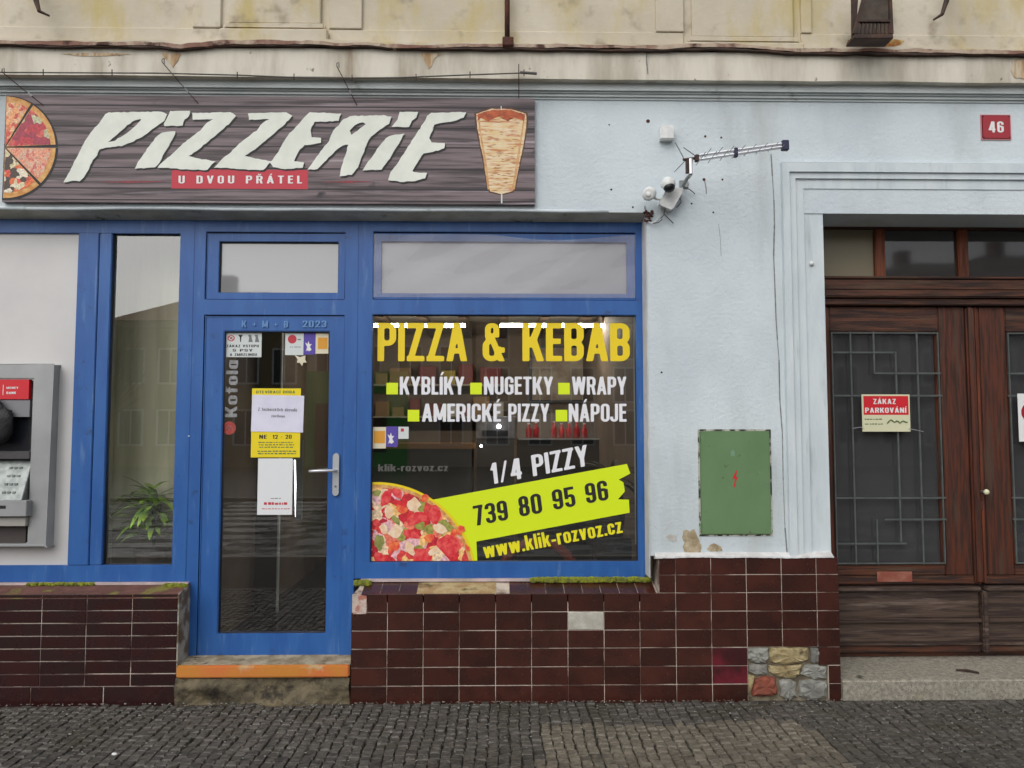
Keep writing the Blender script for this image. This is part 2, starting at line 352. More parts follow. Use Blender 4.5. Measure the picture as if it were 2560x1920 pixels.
def g_ring(x0, y0, x1, y1, sx=None, sy=None, r=None):
    sx = sx or s_; sy = sy or h_; r = r or min(x1-x0, y1-y0)*.46
    ri = max(.02, min(r-sx, (x1-x0)/2-sx-.001, (y1-y0)/2-sy-.001))
    return ('+', lambda x, y: np.minimum(_rr(x, y, x0, y0, x1, y1, r), -_rr(x, y, x0+sx, y0+sy, x1-sx, y1-sy, ri)))
def g_dot(cx, cy, r): return ('+', lambda x, y: r-np.hypot(x-cx, y-cy))
def GL(ch):
    w, s, h = w_, s_, h_
    st = g_rect(0, 0, s, 1)
    acc = []
    base = {'Á':'A','Í':'I','É':'E','Ř':'R','Ý':'Y','ů':'u','á':'a'}.get(ch, ch)
    D = {
     'A': (.52, [g_bar(0,0,.52/2-s*.5,1,s), g_bar(.52-s,0,.52/2-s*.5,1,s), g_rect(.13,.2,.39,.2+h)]),
     'B': (w, [g_ring(0,0,w,.55), g_ring(0,.44,w,1), g_rect(0,0,s,1), g_rect(0,0,.2,h), g_rect(0,1-h,.2,1), g_rect(0,.44,.22,.55)]),
     'C': (w, [g_ring(0,0,w,1), g_cut(w*.5,.38,w+.1,.63)]),
     'D': (w, [g_ring(0,0,w,1), g_rect(0,0,s,1), g_rect(0,0,.2,h), g_rect(0,1-h,.2,1)]),
     'E': (.38, [st, g_rect(0,0,.38,h), g_rect(0,1-h,.38,1), g_rect(0,.45,.35,.45+h)]),
     'G': (w, [g_ring(0,0,w,1), g_cut(w*.5,.5,w+.1,.66), g_rect(w*.5,.42,w,.42+h), g_rect(w-s,.1,w,.5)]),
     'I': (s, [st]), 'F': (.38, [st, g_rect(0,1-h,.38,1), g_rect(0,.45,.33,.45+h)]),
     'J': (.38, [g_ring(-.04,0,.38,.6), g_cut(-.1,.28,.38-s,1.1), g_rect(.38-s,.2,.38,1)]),
     'K': (.5, [st, g_bar(.1,.36,.5-s*1.08,1,s*1.05), g_bar(.5-s,0,.15,.62,s*1.05)]),
     'L': (.36, [st, g_rect(0,0,.36,h)]),
     'M': (.62, [st, g_rect(.62-s,0,.62,1), g_bar(.31-s*.45,0.1,0,1,s*.95), g_bar(.31-s*.5,0.1,.62-s,1,s*.95)]),
     'N': (.5, [st, g_rect(.5-s,0,.5,1), g_bar(.5-s,0,0,1,s)]),
     'O': (w, [g_ring(0,0,w,1)]), 'Q': (w, [g_ring(0,0,w,1)]),
     'P': (w, [g_ring(0,.4,w,1), st, g_rect(0,.4,.2,.4+h), g_rect(0,1-h,.2,1)]),
     'R': (.48, [g_ring(0,.42,.47,1), st, g_rect(0,.42,.2,.42+h), g_rect(0,1-h,.2,1), g_bar(.48-s,0,.22,.5,s)]),
     'S': (w, [g_ring(0,0,w,.56), g_ring(0,.44,w,1), g_cut(-.1,.29,w*.45,.435), g_cut(w*.55,.565,w+.1,.71)]),
     'T': (.44, [g_rect(0,1-h,.44,1), g_rect(.22-s/2,0,.22+s/2,1)]),
     'U': (w, [g_ring(0,0,w,1.4), g_cut(-.1,1,w+.1,1.6)]),
     'V': (.5, [g_bar(.25-s/2,0,0,1,s), g_bar(.25-s/2,0,.5-s,1,s)]),
     'W': (.74, [g_bar(.2-s/2,0,0,1,s), g_bar(.2-s/2,0,.37-s/2,1,s), g_bar(.54-s/2,0,.37-s/2,1,s), g_bar(.54-s/2,0,.74-s,1,s)]),
     'Y': (.5, [g_rect(.25-s/2,0,.25+s/2,.5), g_bar(.25-s/2,.38,0,1,s), g_bar(.25-s/2,.38,.5-s,1,s)]),
     'Z': (.44, [g_rect(0,0,.44,h), g_rect(0,1-h,.44,1), g_bar(0,.0,.44-s,1,s)]),
     '&': (.56, [g_ring(.06,.5,.42,1,s*.9,h*.9), g_ring(0,0,.46,.6,s,h), g_cut(.3,.38,.6,.62), g_bar(.56-s,0,.1,.72,s), g_rect(.42,.22,.56,.36)]),
     '/': (.34, [g_bar(0,0,.24,1,.1)]), '-': (.26, [g_rect(0,.26,.26,.26+h)]), '–': (.3, [g_rect(0,.42,.3,.5)]),
     '.': (s, [g_rect(0,0,s,s)]), '+': (.4, [g_rect(0,.4,.4,.5), g_rect(.15,.22,.25,.7)]), '|': (.1, [g_rect(0,-.1,.06,1.1)]),
     '0': (.44, [g_ring(0,0,.44,1)]),
     '1': (.3, [g_rect(.3-s,0,.3,1), g_bar(.02,.66,.3-s,.98,s)]),
     '2': (.44, [g_ring(0,.42,.44,1), g_cut(-.1,.4,.44-s,.68), g_cut(.2,.3,.6,.56), g_bar(0,0,.44-s*1.05,.6,s), g_rect(0,0,.44,h)]),
     '3': (.44, [g_ring(0,0,.44,.56), g_ring(0,.45,.44,1), g_cut(-.1,.28,.2,.72), g_rect(.12,.45,.3,.56)]),
     '4': (.46, [g_rect(.46-s*1.3,0,.46-s*.3,1), g_rect(0,.2,.46,.2+h), g_bar(0,.22,.46-s*1.6,1,s)]),
     '5': (.44, [g_ring(0,0,.44,.64), g_cut(-.1,.26,s*1.2,.66), g_rect(0,.42,s,1), g_rect(0,1-h,.42,1), g_rect(.04,.5,.2,.6)]),
     '6': (.44, [g_ring(0,0,.44,1), g_cut(s,.55,.6,.70), g_ring(0,0,.44,.62)]),
     '7': (.42, [g_rect(0,1-h,.42,1), g_bar(.08,0,.42-s,1,s)]),
     '8': (.44, [g_ring(0,0,.44,.56), g_ring(.015,.45,.425,1)]),
     '9': (.44, [g_ring(0,0,.44,1), g_cut(-.1,.30,.44-s,.45), g_ring(0,.38,.44,1)]),
     'w': (.66, [g_bar(.18-s/2,0,0,.74,s), g_bar(.18-s/2,0,.33-s/2,.74,s), g_bar(.48-s/2,0,.33-s/2,.74,s), g_bar(.48-s/2,0,.66-s,.74,s)]),
     'v': (.42, [g_bar(.21-s/2,0,0,.74,s), g_bar(.21-s/2,0,.42-s,.74,s)]),
     'k': (.44, [st, g_bar(.08,.26,.44-s,.74,s), g_bar(.44-s,0,.14,.46,s)]),
     'l': (s, [st]), 'i': (s, [g_rect(0,0,s,.74), g_rect(0,.86,s,1)]),
     'r': (.3, [g_rect(0,0,s,.74), g_rect(s*.9,.58,.3,.74)]),
     'o': (.42, [g_ring(0,0,.42,.74)]), 'c': (.4, [g_ring(0,0,.4,.74), g_cut(.2,.28,.6,.46)]),
     'z': (.36, [g_rect(0,0,.36,h), g_rect(0,.74-h,.36,.74), g_bar(0,0,.36-s,.74,s)]),
     'e': (.4, [g_ring(0,0,.4,.74), g_rect(.05,.31,.38,.41), g_cut(.2,.2,.6,.3)]),
     'n': (.4, [g_ring(0,-.5,.4,.74), g_cut(-.1,-.7,.6,0), g_rect(0,0,s,.74)]), 'm': (.62, [g_ring(0,-.5,.38,.74), g_ring(.24,-.5,.62,.74), g_cut(-.1,-.7,.7,0), g_rect(0,0,s,.74)]),
     'u': (.4, [g_ring(0,0,.4,1.2), g_cut(-.1,.74,.6,1.4), g_rect(.4-s,0,.4,.74)]), 'd': (.4, [g_ring(0,0,.4,.74), g_rect(.4-s,0,.4,1)]),
     'a': (.4, [g_ring(0,0,.4,.74), g_rect(.4-s,0,.4,.7)]), 'h': (.4, [g_ring(0,-.5,.4,.74), g_cut(-.1,-.7,.6,0), g_rect(0,0,s,1)]),
     't': (.3, [g_rect(.08,0,.08+s,.95), g_rect(0,.62,.3,.74)]), 'y': (.42, [g_bar(.1,-.25,.42-s,.74,s), g_bar(.21-s/2,0,0,.74,s)]),
     'f': (.32, [g_rect(.07,0,.07+s,.95), g_rect(0,.62,.3,.74), g_rect(.07,.88,.32,1)]),
     'E_': (0, []),
    }
    if base == ' ': return .26, []
    w0, pr = D.get(base, D['O']); pr = list(pr)
    if ch in 'ÁÍÉÝ': pr.append(g_bar(w0/2-.06, 1.07, w0/2+.04, 1.26, .11))
    if ch in 'á': pr.append(g_bar(w0/2-.06, .82, w0/2+.04, 1.0, .11))
    if ch == 'Ř': pr += [g_bar(w0/2-.05, 1.06, w0/2-.15, 1.24, .1), g_bar(w0/2-.05, 1.06, w0/2+.05, 1.24, .1)]
    if ch == 'ů': pr.append(g_ring(w0/2-.1, .82, w0/2+.1, 1.04, .05, .05))
    return w0, pr
GC = {}
def glyph(ch, N=30):
    if (ch, N) in GC: return GC[(ch, N)]
    w0, pr = GL(ch)
    if not pr: GC[(ch, N)] = (w0, [], []); return GC[(ch, N)]
    d = 1.0 / N; xs = np.arange(-.06, w0 + .06 + d, d); ys = np.arange(-.3 if ch == 'y' else -.12, 1.34, d)
    gx, gy = np.meshgrid(xs, ys); f = np.full(gx.shape, -9.0)
    for op, fn in pr:
        v = fn(gx, gy); f = np.maximum(f, v) if op == '+' else np.minimum(f, -v)
    V = []; Fs = []; cache = {}
    def vid(key, p):
        if key not in cache: cache[key] = len(V); V.append(p)
        return cache[key]
    ny, nx = f.shape
    for j in range(ny - 1):
        i = 0
        while i < nx - 1:
            c = [(i, j), (i+1, j), (i+1, j+1), (i, j+1)]; vals = [f[b, a] for a, b in c]
            ins = [v > 0 for v in vals]
            if not any(ins): i += 1; continue
            if all(ins):
                k = i
                while k < nx - 1 and f[j, k+1] > 0 and f[j+1, k+1] > 0: k += 1
                run = [(i, j), (k, j), (k, j+1), (i, j+1)]
                Fs.append(tuple(vid(q, (xs[q[0]], ys[q[1]])) for q in run)); i = k; continue
            poly = []
            for q in range(4):
                a, b = c[q], c[(q+1) % 4]; va, vb = vals[q], vals[(q+1) % 4]
                if va > 0: poly.append(vid(a, (xs[a[0]], ys[a[1]])))
                if (va > 0) != (vb > 0):
                    t = va/(va-vb); key = ('e', min(a, b), max(a, b))
                    poly.append(vid(key, (xs[a[0]]+(xs[b[0]]-xs[a[0]])*t, ys[a[1]]+(ys[b[1]]-ys[a[1]])*t)))
            if len(poly) > 2: Fs.append(tuple(poly))
            i += 1
    GC[(ch, N)] = (w0, V, Fs); return GC[(ch, N)]
def letters(name, text, A, B, H, mat, parent, gap=.085, N=30, slant=0, vert=False):
    """text on the line A->B (world points at the baseline), cap height H"""
    A, B = Vector(A), Vector(B); ex = (B - A).normalized(); ez = Vector((-ex.z, 0, ex.x))
    gl = [glyph(c, N) for c in text]; tot = sum(g[0] for g in gl) + gap * (len(gl) - 1); k = (B - A).length / tot
    mb = MB(); u = 0
    for g in gl:
        mb.add([A + ex * ((u + v[0]) * k + v[1] * H * slant) + ez * (v[1] * H) for v in g[1]], g[2]); u += g[0] + gap
    return build(name, mb, mat, parent)
def pxletters(name, text, x0, y0, x1, y1, hpx, Y, mat, parent, **kw):
    return letters(name, text, P(x0, y0, Y), P(x1, y1, Y), hpx * (Y - CAM.y) / F, mat, parent, **kw)
def pxpoly(pts, Y, jit=0, sub=0):
    if sub:
        o = []
        for i, a in enumerate(pts):
            b = pts[(i+1) % len(pts)]; n = max(1, int(math.hypot(b[0]-a[0], b[1]-a[1]) / sub))
            for k in range(n):
                t = k / n; o.append((a[0]+(b[0]-a[0])*t+random.uniform(-jit, jit), a[1]+(b[1]-a[1])*t+random.uniform(-jit, jit)))
        pts = o
    return [(P(x, y, Y).x, P(x, y, Y).z) for x, y in pts]
def pxprism(pts, y0, y1, jit=0, sub=0): return MB().prism([pxpoly(pts, y0, jit, sub)], y0, y1)
def rectpx(x0, y0, x1, y1, Y):
    my, mx_ = (y0+y1)/2, (x0+x1)/2
    return X(x0, my, Y), X(x1, my, Y), Z(y1, mx_, Y), Z(y0, mx_, Y)
def boxpx(x0, y0, x1, y1, Y0, Y1):
    a, b, c, d = rectpx(x0, y0, x1, y1, Y0); return MB().box(a, b, Y0, Y1, c, d)
def disc(cx, cz, r, Y0, Y1, n=24):
    return MB().prism([[(cx+r*math.cos(2*math.pi*i/n), cz+r*math.sin(2*math.pi*i/n)) for i in range(n)]], Y0, Y1)
# ================================================================== THE GROUND
XL, XR = -8.0, 9.0
MT['worn_paint'] = M('worn_road_paint', lin(176,174,168), lin(110,108,104), 4, .6, lo=.4, hi=.6)
g = MB().box(-70, 70, -60, 12, -.6, -.06); build('ground', g, M('ground_asphalt', lin(62,62,64), lin(52,52,54), 3, .5, .2, 60), kind='structure')
road = MB().box(-60, 60, -15.0, -5.6, -.3, -.02); build('road', road, M('road_asphalt', lin(78,76,74), lin(58,57,56), 2, .16, .12, 40, rough2=.34, spec=.8), kind='structure')
xg = MB().add([(-60,-5.6,-.016),(60,-5.6,-.016),(60,-5.45,.0),(-60,-5.45,.0)], [(0,1,2,3)])
for k in range(10):
    y0 = -14.6 + k * .95
    build('crossing_stripe', MB().box(-6.1, -3.95, y0, y0 + .5, -.05, -.012), MT['worn_paint'], kind='structure')
far_pave = MB().box(-60, 60, -40, -15.0, -.3, .06); build('far_pavement', far_pave, M('far_paving', lin(112,108,100), lin(88,84,78), 3, .25, .1, 50, spec=.7), kind='structure')
pv_mat = M('paving_sand_joint', lin(64,58,50), lin(44,40,35), 20, .9, .5, 80, stain=lin(56,60,34), sscale=3, slo=.58, shi=.72)
pave = build('pavement', MB().box(-12, 12, -5.45, .1, -.3, -.012), pv_mat, kind='structure')
build('kerb', MB().box(-60, 60, -15.1, -14.9, -.3, .066), MT['granite'], kind='structure', bevel=.01)
build('kerb', MB().box(-60, 60, -5.6, -5.45, -.3, .0), MT['granite'], kind='structure', bevel=.01)
def cob_mat(name, a, b, st):
    return M(name, a, b, 24, .42, .7, 70, rnd=.3, rough2=.75, stain=st, sscale=2.2, slo=.48, shi=.7, spots=lin(150,146,138), spscale=75, splo=.66, sphi=.78, bdist=.006)
MT['cob'] = cob_mat('dark_wet_cobble', lin(82,77,71), lin(58,55,51), lin(58,55,45))
MT['cob_b'] = cob_mat('brown_cobble', lin(112,104,92), lin(86,80,70), lin(78,73,63))
def stone_v(cx, cy, sx, sy, rz, h, dz):
    vs_ = []
    for z, k in ((-.03, 1.0), (h - .007, 1.0), (h, .80)):
        for (a, b) in ((-1,-1),(1,-1),(1,1),(-1,1)):
            x = a*sx/2*k + (random.uniform(-1, 1)*.0045 if z > 0 or True else 0); y = b*sy/2*k + random.uniform(-1, 1)*.0045
            vs_.append((cx + x*math.cos(rz)-y*math.sin(rz), cy + x*math.sin(rz)+y*math.cos(rz), z + (dz + random.uniform(-.002, .002) if z > -.01 else 0)))
    return vs_
SF = [(0,1,5,4),(1,2,6,5),(2,3,7,6),(3,0,4,7),(4,5,9,8),(5,6,10,9),(6,7,11,10),(7,4,8,11),(8,9,10,11)]
stones = []
PX, PY = .057, .062
for i in range(int((9.2) / PX)):
    cx0 = -4.4 + i * PX; off = random.uniform(0, PY); wob = random.uniform(0, 6.28)
    for j in range(int(3.2 / PY)):
        cy = -.06 - j * PY - off; cx = cx0 + .006 * math.sin(cy * 2.1 + wob * .15) + .004 * math.sin(cy * 9 + i * .35) + random.uniform(-.003, .003)
        cy += .006 * math.sin(cx * 2.3) + random.uniform(-.004, .004)
        if cy > -.075 and cx < 9: continue
        q = proj((cx, cy, 0)); bx = 1352 - (q[1]-1812)*.02; bx2 = 2010 + (q[1]-1812)*1.3
        brown = q[1] > 1808 + 6 * math.sin(cx * 3) and bx < q[0] < bx2
        stones.append((q[1] if 0 < q[0] < 2560 and q[1] < 1925 else -1, cx, cy, brown))
stones.sort(key=lambda t: -t[0])
near, rest = stones[:300], stones[300:]
bms = {}
protos = {}
for br in (0, 1):
    for k in range(6):
        me = bpy.data.meshes.new('paving_stone'); me.from_pydata(stone_v(0, 0, .053, .057, 0, .006, 0), [], SF)
        me.materials.append(MT['cob_b' if br else 'cob']); protos[(br, k)] = me
for (_, cx, cy, br) in near:
    o = bpy.data.objects.new('paving_stone', protos[(int(br), random.randrange(6))]); COL.objects.link(o); o.parent = pave
    o.location = (cx, cy, random.uniform(-.003, .003)); o.rotation_euler = (random.uniform(-.03,.03), random.uniform(-.03,.03), random.uniform(-.06, .06))
for br in (False, True):
    mb = MB()
    for (_, cx, cy, b) in rest:
        if b == br: mb.add(stone_v(cx, cy, .052 + random.uniform(-.006,.003), .056 + random.uniform(-.008,.004), random.uniform(-.09,.09), .006, random.uniform(-.003,.003)), SF)
    build('paving_stone_field', mb, MT['cob_b' if br else 'cob'], pave, kind='stuff')
# ================================================================== THE BUILDING
B = thing('shop_building', (0, 0, 0), 'old shop building with pale blue ground floor, cream upper wall and dark tiled base', 'building')
TY = -.035        # face of the tiles
FY = .15          # face of the blue frames
zl = Z(527, 800, 0)          # lower edge of the lintel
xs_r = X(1622, 1000, 0)      # right edge of the storefront opening
zc = Z(247, 1280, 0)         # top of the flat blue wall
xd_l = X(2068, 950, 0); xd_r = xd_l + (X(2440, 950, .3) - xd_l) * 2.0 + .0
zd = Z(502, 2300, 0)
zt = Z(1391, 1850, TY)       # top of pier tiles
D_ = .55
w1 = MB()
w1.box(XL, xs_r, 0, FY + .02, zl, zc)
w1.box(XL, xs_r, FY + .02, D_, zl + .02, zc)
build('lintel_wall', w1, MT['blue_plaster'], B)
w2 = MB(); x_sur = X(1969, 1000, 0)
w2.box(xs_r, x_sur, 0, D_, zt, zl); w2.box(xs_r, XR, 0, D_, zl, zc)
w2.box(x_sur, xd_l, .012, D_, zt, zl); w2.box(x_sur, xd_r + .5, .012, D_, zd, zl - .0) if zd < zl else None
w2.box(xd_r, XR, 0, D_, 0, zl)
build('pier_wall', w2, MT['blue_plaster'], B)
build('reveal', MB().box(xs_r - .006, xs_r - .001, .004, FY + .1, Z(1445, 1630, 0), zl - .002), MT['reveal'], B)
build('lintel_soffit', MB().hexa([(XL,.004,zl-.001),(xs_r-.008,.004,zl-.001),(xs_r-.008,FY+.001,zl-.024),(XL,FY+.001,zl-.024),(XL,.004,zl+.01),(xs_r-.008,.004,zl+.01),(xs_r-.008,FY+.001,zl+.01),(XL,FY+.001,zl+.01)]), MT['soffit'], B)
# rounded render edge along the lintel
build('lintel_lip', MB().tube([(x * .3 + XL, -.0, zl + .008 + .003 * math.sin(x * 1.7) + .002*math.sin(x*5.1)) for x in range(int((xs_r - XL) / .3) + 1)], .011, 8), MT['blue_plaster_smooth'], B, smooth=True)
# door surround: nested steps
def uframe(xl, zt_, xl2, zt2, y0, z0, y1=.0, mir=None):
    c = (xd_l + xd_r) / 2; m = MB(); xr, xr2 = 2*c - xl, 2*c - xl2
    return m.prism([[(xl,z0),(xl2,z0),(xl2,zt2),(xr2,zt2),(xr2,z0),(xr,z0),(xr,zt_),(xl,zt_)]], y0, y1)
sx = [X(v, 1000, -.02) for v in (1966, 1984, 2001, 2023)] + [xd_l]
sz = [Z(v, 2250, -.02) for v in (409, 432, 447, 471)] + [zd]
z0 = zt + .0
for i, (yy) in enumerate((-.034, -.020, -.006, .006)):
    build('surround_step', uframe(sx[i], sz[i], sx[i+1] - .0, sz[i+1] + .0, yy, z0, .02), MT['blue_plaster_smooth'], B, bevel=.004, seg=2)
# cornice: profile stepping out
cor = [(246,-.012),(240,-.030),(231,-.050)]
prof = []
for py0, py1, yy in ((247, 241, -.010), (239.5, 232.5, -.024), (230.5, 225, -.038), (224, 206, -.056)):
    prof += [(yy, Z(py0, 1280, yy)), (yy, Z(py1, 1280, yy))]
prof.append((-.064, Z(205, 1280, -.064))); prof.append((-.064, Z(196, 1280, -.11)))
def profile_mesh(pr, x0, x1, back, n=1):
    m = MB(); k = len(pr); pts = []
    for x in (x0, x1): pts += [(x, y, z) for y, z in pr] + [(x, back, pr[-1][1]), (x, back, pr[0][1])]
    q = k + 2
    m.add(pts, [(i, (i+1) % q, (i+1) % q + q, i + q) for i in range(q)] + [tuple(range(q-1, -1, -1)), tuple(range(q, 2*q))])
    return m
zf0, zf1 = Z(196, 1280, -.11), Z(126, 1280, -.11)
i0 = len(prof)
build('cornice_moulding', profile_mesh(prof[:i0], XL, XR, .1), MT['moulding'], B)
# fascia as a slightly uneven slab
def wavy_slab(x0, x1, y0, y1, za, zb, amp=.006, n=160, seed=3):
    rs = random.Random(seed); m = MB(); v = []; 
    oa = 0; ob = 0
    for i in range(n + 1):
        x = x0 + (x1-x0)*i/n
        oa = oa*.8 + rs.uniform(-1,1)*amp*.4; ob = ob*.8 + rs.uniform(-1,1)*amp*.5; oy = rs.uniform(-1,1)*amp*.15
        v += [(x, y0+oy, za(x)+oa), (x, y0+oy, zb(x)+ob), (x, y1, zb(x)+ob), (x, y1, za(x)+oa)]
    fs = [(0,1,2,3), (n*4+3, n*4+2, n*4+1, n*4)]
    for i in range(n):
        a = i*4
        for k in range(4): fs.append((a+k, a+4+k, a+4+(k+1) % 4, a+(k+1) % 4))
    return m.add(v, [tuple(reversed(f)) for f in fs])
build('cornice_fascia', wavy_slab(XL, XR, -.11, .05, lambda x: zf0, lambda x: zf1, .004), MT['fascia'], B)
dz_keys = [(-200,119),(0,119),(60,121),(380,123),(425,131),(470,125),(560,119),(800,118),(830,124),(900,120),(960,127),(1100,128),(1240,127),(1500,130),(1640,131),(1800,126),(1900,130),(2000,139),(2200,139),(2560,143),(2900,146)]
def drip(x, Y=-.145):
    px = 1241 + (x) * F / (Y + 5); 
    for (a, b), (c, d) in zip(dz_keys, dz_keys[1:]):
        if a <= px <= c: py = b + (d-b)*(px-a)/(c-a); break
    else: py = 122 if px < 0 else 146
    base = 122.5 + px*.0085
    return Z(122, 1280, Y) - ((py - base)) * (Y+5)/F
build('drip_edge', wavy_slab(XL, XR, -.145, .0, lambda x: drip(x)-.004, lambda x: drip(x)+.019, .009, n=420, seed=5), MT['rust_sheet'], B)
build('drip_lip', wavy_slab(XL, XR, -.141, -.09, lambda x: drip(x)-.013, lambda x: drip(x)-.003, .007, n=420, seed=9), MT['dark_iron'], B)
build('drip_flashing', wavy_slab(XL, XR, -.138, .0, lambda x: drip(x)+.014, lambda x: drip(x)+.030, .009, n=360, seed=6), MT['cream'], B)
# upper wall
UY = -.075
build('upper_wall', MB().box(XL, XR, UY, .4, zf1 - .01, 5.6), MT['cream'], B)
zb = Z(76, 1280, UY - .02)
def upx(px): return X(px, 60, UY-.02)
ub = [(-900, 480), (905, 1640), (2030, 3200)]
ped = [(552, 822, 62), (1710, 2003, 85)]
for a, b in ((-2200, 552), (822, 1710), (2003, 4000)):
    build('base_band', MB().box(max(upx(a), XL), min(upx(b), XR), UY-.014, UY+.01, zf1-.02, zb), MT['cream'], B, bevel=.005)
# raised borders between recessed panels
for a, b in ((480, 552), (822, 905), (1640, 1710), (2003, 2030)):
    build('panel_border', MB().box(upx(a)+.001, upx(b)-.001, UY-.022, UY+.01, zb+.002, 5.5), MT['cream'], B, bevel=.004)
for a, b, py in ped:
    build('pedestal_base', MB().box(upx(a), upx(b), UY-.060, UY+.01, zf1+.014, Z(py+14, 1280, UY-.060)), MT['cream'], B, bevel=.008)
    build('pedestal_moulding', MB().box(upx(a)+.02, upx(b)-.02, UY-.046, UY+.01, Z(py+14, 1280, UY-.060)+.001, Z(py-4, 1280, UY-.060)), MT['cream'], B, bevel=.012, seg=2)
    build('pedestal_panel', MB().box(upx(a)+.05, upx(b)-.05, UY-.028, UY+.01, Z(py-4, 1280, UY-.060)+.001, 5.5), MT['cream'], B, bevel=.006)
# ---- grout backing of the plinths and tiles
def tiles(plinth, cols, rows, skip, matk, Y=TY, thick=.010, gap=.0042, jig=.0012):
    cache = {}
    for i in range(len(cols)-1):
        for j in range(len(rows)-1):
            if (i, j) in skip: continue
            x0, x1, z1, z0_ = cols[i], cols[i+1], rows[j], rows[j+1]
            w, h = x1-x0-gap, z1-z0_-gap
            if w < .01 or h < .01: continue
            mk = matk(i, j); key = (round(w, 3), round(h, 3), mk.name)
            if key not in cache:
                me = bpy.data.meshes.new('tile'); t = .0025
                me.from_pydata([(-w/2,thick,-h/2),(w/2,thick,-h/2),(w/2,thick,h/2),(-w/2,thick,h/2),
                                (-w/2,t,-h/2),(w/2,t,-h/2),(w/2,t,h/2),(-w/2,t,h/2),
                                (-w/2+t,0,-h/2+t),(w/2-t,0,-h/2+t),(w/2-t,0,h/2-t),(-w/2+t,0,h/2-t)], [],
                               [(0,1,5,4),(1,2,6,5),(2,3,7,6),(3,0,4,7),(4,5,9,8),(5,6,10,9),(6,7,11,10),(7,4,8,11),(8,9,10,11)])
                me.materials.append(mk); cache[key] = me
            o = bpy.data.objects.new('tile', cache[key]); COL.objects.link(o); o.parent = plinth
            o.location = ((x0+x1)/2 + random.uniform(-1,1)*.0006, Y + random.uniform(-1,1)*jig, (z1+z0_)/2 + random.uniform(-1,1)*.0006)
            o.rotation_euler = (random.uniform(-1,1)*.004, 0, random.uniform(-1,1)*.004)
rowpx = [1393,1437,1482,1528,1574,1619,1665,1711,1748]
rowz = [Z(v, 1750, TY) for v in rowpx[:-1]] + [-.02]
colpx = [877,968,1058,1148,1239,1329,1420,1510,1600,1690,1779,1868,1956,2044,2100]
colx = [X(v, 1560 + 0, TY) for v in colpx]
GY = TY + .004
x_st = X(1648, 1470, TY)
plinth = build('tiled_plinth', MB().box(colx[0]+.006, x_st, GY, FY+.3, -.05, rowz[2]-.006).box(x_st, colx[11], GY, FY+.02, -.05, rowz[0]-.006).box(colx[11], X(2072,1700,TY), GY, FY+.02, rowz[5]-.0, rowz[0]-.006).box(X(2072,1700,TY), colx[-1]-.004, GY, FY+.02, -.05, rowz[0]-.006), MT['grout'], B)
sk = {(i, j) for i in range(9) for j in (0, 1)} | {(6, 3)} | {(i, j) for i in (11, 12) for j in (5, 6, 7)} | {(13, 6), (13, 7)} | {(0, 2)}
def mk(i, j): return MT['tile_red'] if i == 10 and j in (5, 6) else MT['tile']
tiles(plinth, colx, rowz, sk, mk)
# partial tiles round the gaps
tiles(plinth, [x_st, colx[9]], rowz[0:3], set(), mk)
tiles(plinth, [X(917, 1500, TY), colx[1]], rowz[2:4], set(), mk)
xq = X(2072, 1700, TY)
tiles(plinth, [xq, colx[-1]], [rowz[6], rowz[7], rowz[8]], set(), mk)
build('filler_patch', MB().box(colx[6]+.003, colx[7]-.003, TY-.001, TY+.01, rowz[4]+.003, rowz[3]-.003), M('filler', lin(196,194,184), lin(168,164,152), 8, .9, .5, 30, stain=lin(120,110,96), sscale=9, slo=.6, shi=.75), plinth, bevel=.003)
# chipped corner at the plinth's end
build('broken_corner', pxprism([(882,1535),(915,1535),(917,1490),(893,1487),(896,1510),(888,1520)], TY-.002, TY+.06, .5, 14), M('broken_render', lin(206,192,182), lin(170,110,96), 22, .9, .8, 40), B)
# rubble showing where tiles fell off
hole = MB().box(colx[11]+.001, xq-.002, TY+.024, TY+.3, -.05, rowz[5]-.002)
build('rubble_core', hole, M('rubble_mortar', lin(140,128,106), lin(88,78,64), 9, .95, 1.0, 24), B)
def c7(pts): return [(1560 + x/3.607, 1300 + y/3.607) for x, y in pts]
def rock(name, pts, mat, y0=TY+.0, seed=0):
    rs = random.Random(seed); pts = c7(pts); o = []
    for i, a in enumerate(pts):
        b = pts[(i+1) % len(pts)]
        for t in (0, .33, .66): o.append((a[0]+(b[0]-a[0])*t+rs.uniform(-1.4,1.4), a[1]+(b[1]-a[1])*t+rs.uniform(-1.4,1.4)))
    cx = sum(p[0] for p in o)/len(o); cy = sum(p[1] for p in o)/len(o); n = len(o)
    vs_ = []; 
    for k, (s1, d) in enumerate(((1.04, .055), (1.02, .020), (.94, .007), (.72, .0))):
        for p in o:
            q = P(cx+(p[0]-cx)*s1, cy+(p[1]-cy)*s1, TY); vs_.append((q.x+rs.uniform(-1,1)*.002, y0+d+rs.uniform(-1,1)*.006, q.z+rs.uniform(-1,1)*.002))
    q = P(cx, cy, TY); vs_.append((q.x, y0-.001, q.z)); fs = []
    for k in range(3):
        for i in range(n):
            a, b = k*n+i, k*n+(i+1) % n; fs.append((a, a+n, b+n, b))
    for i in range(n): fs.append((3*n+i, 4*n, 3*n+(i+1) % n))
    return build(name, MB().add(vs_, fs), mat, B)
rock('rubble_stone', [(1122,1150),(1305,1152),(1312,1250),(1280,1300),(1180,1290),(1120,1260)], MT['stone_grey'], seed=1)
rock('rubble_stone', [(1140,1300),(1290,1310),(1300,1390),(1200,1400),(1130,1370)], MT['stone_grey'], seed=2)
rock('rubble_stone', [(1318,1150),(1500,1148),(1672,1155),(1665,1260),(1600,1300),(1430,1305),(1330,1285)], MT['stone_tan'], seed=3)
rock('rubble_stone', [(1685,1152),(1765,1155),(1768,1300),(1690,1290)], MT['stone_grey'], seed=4)
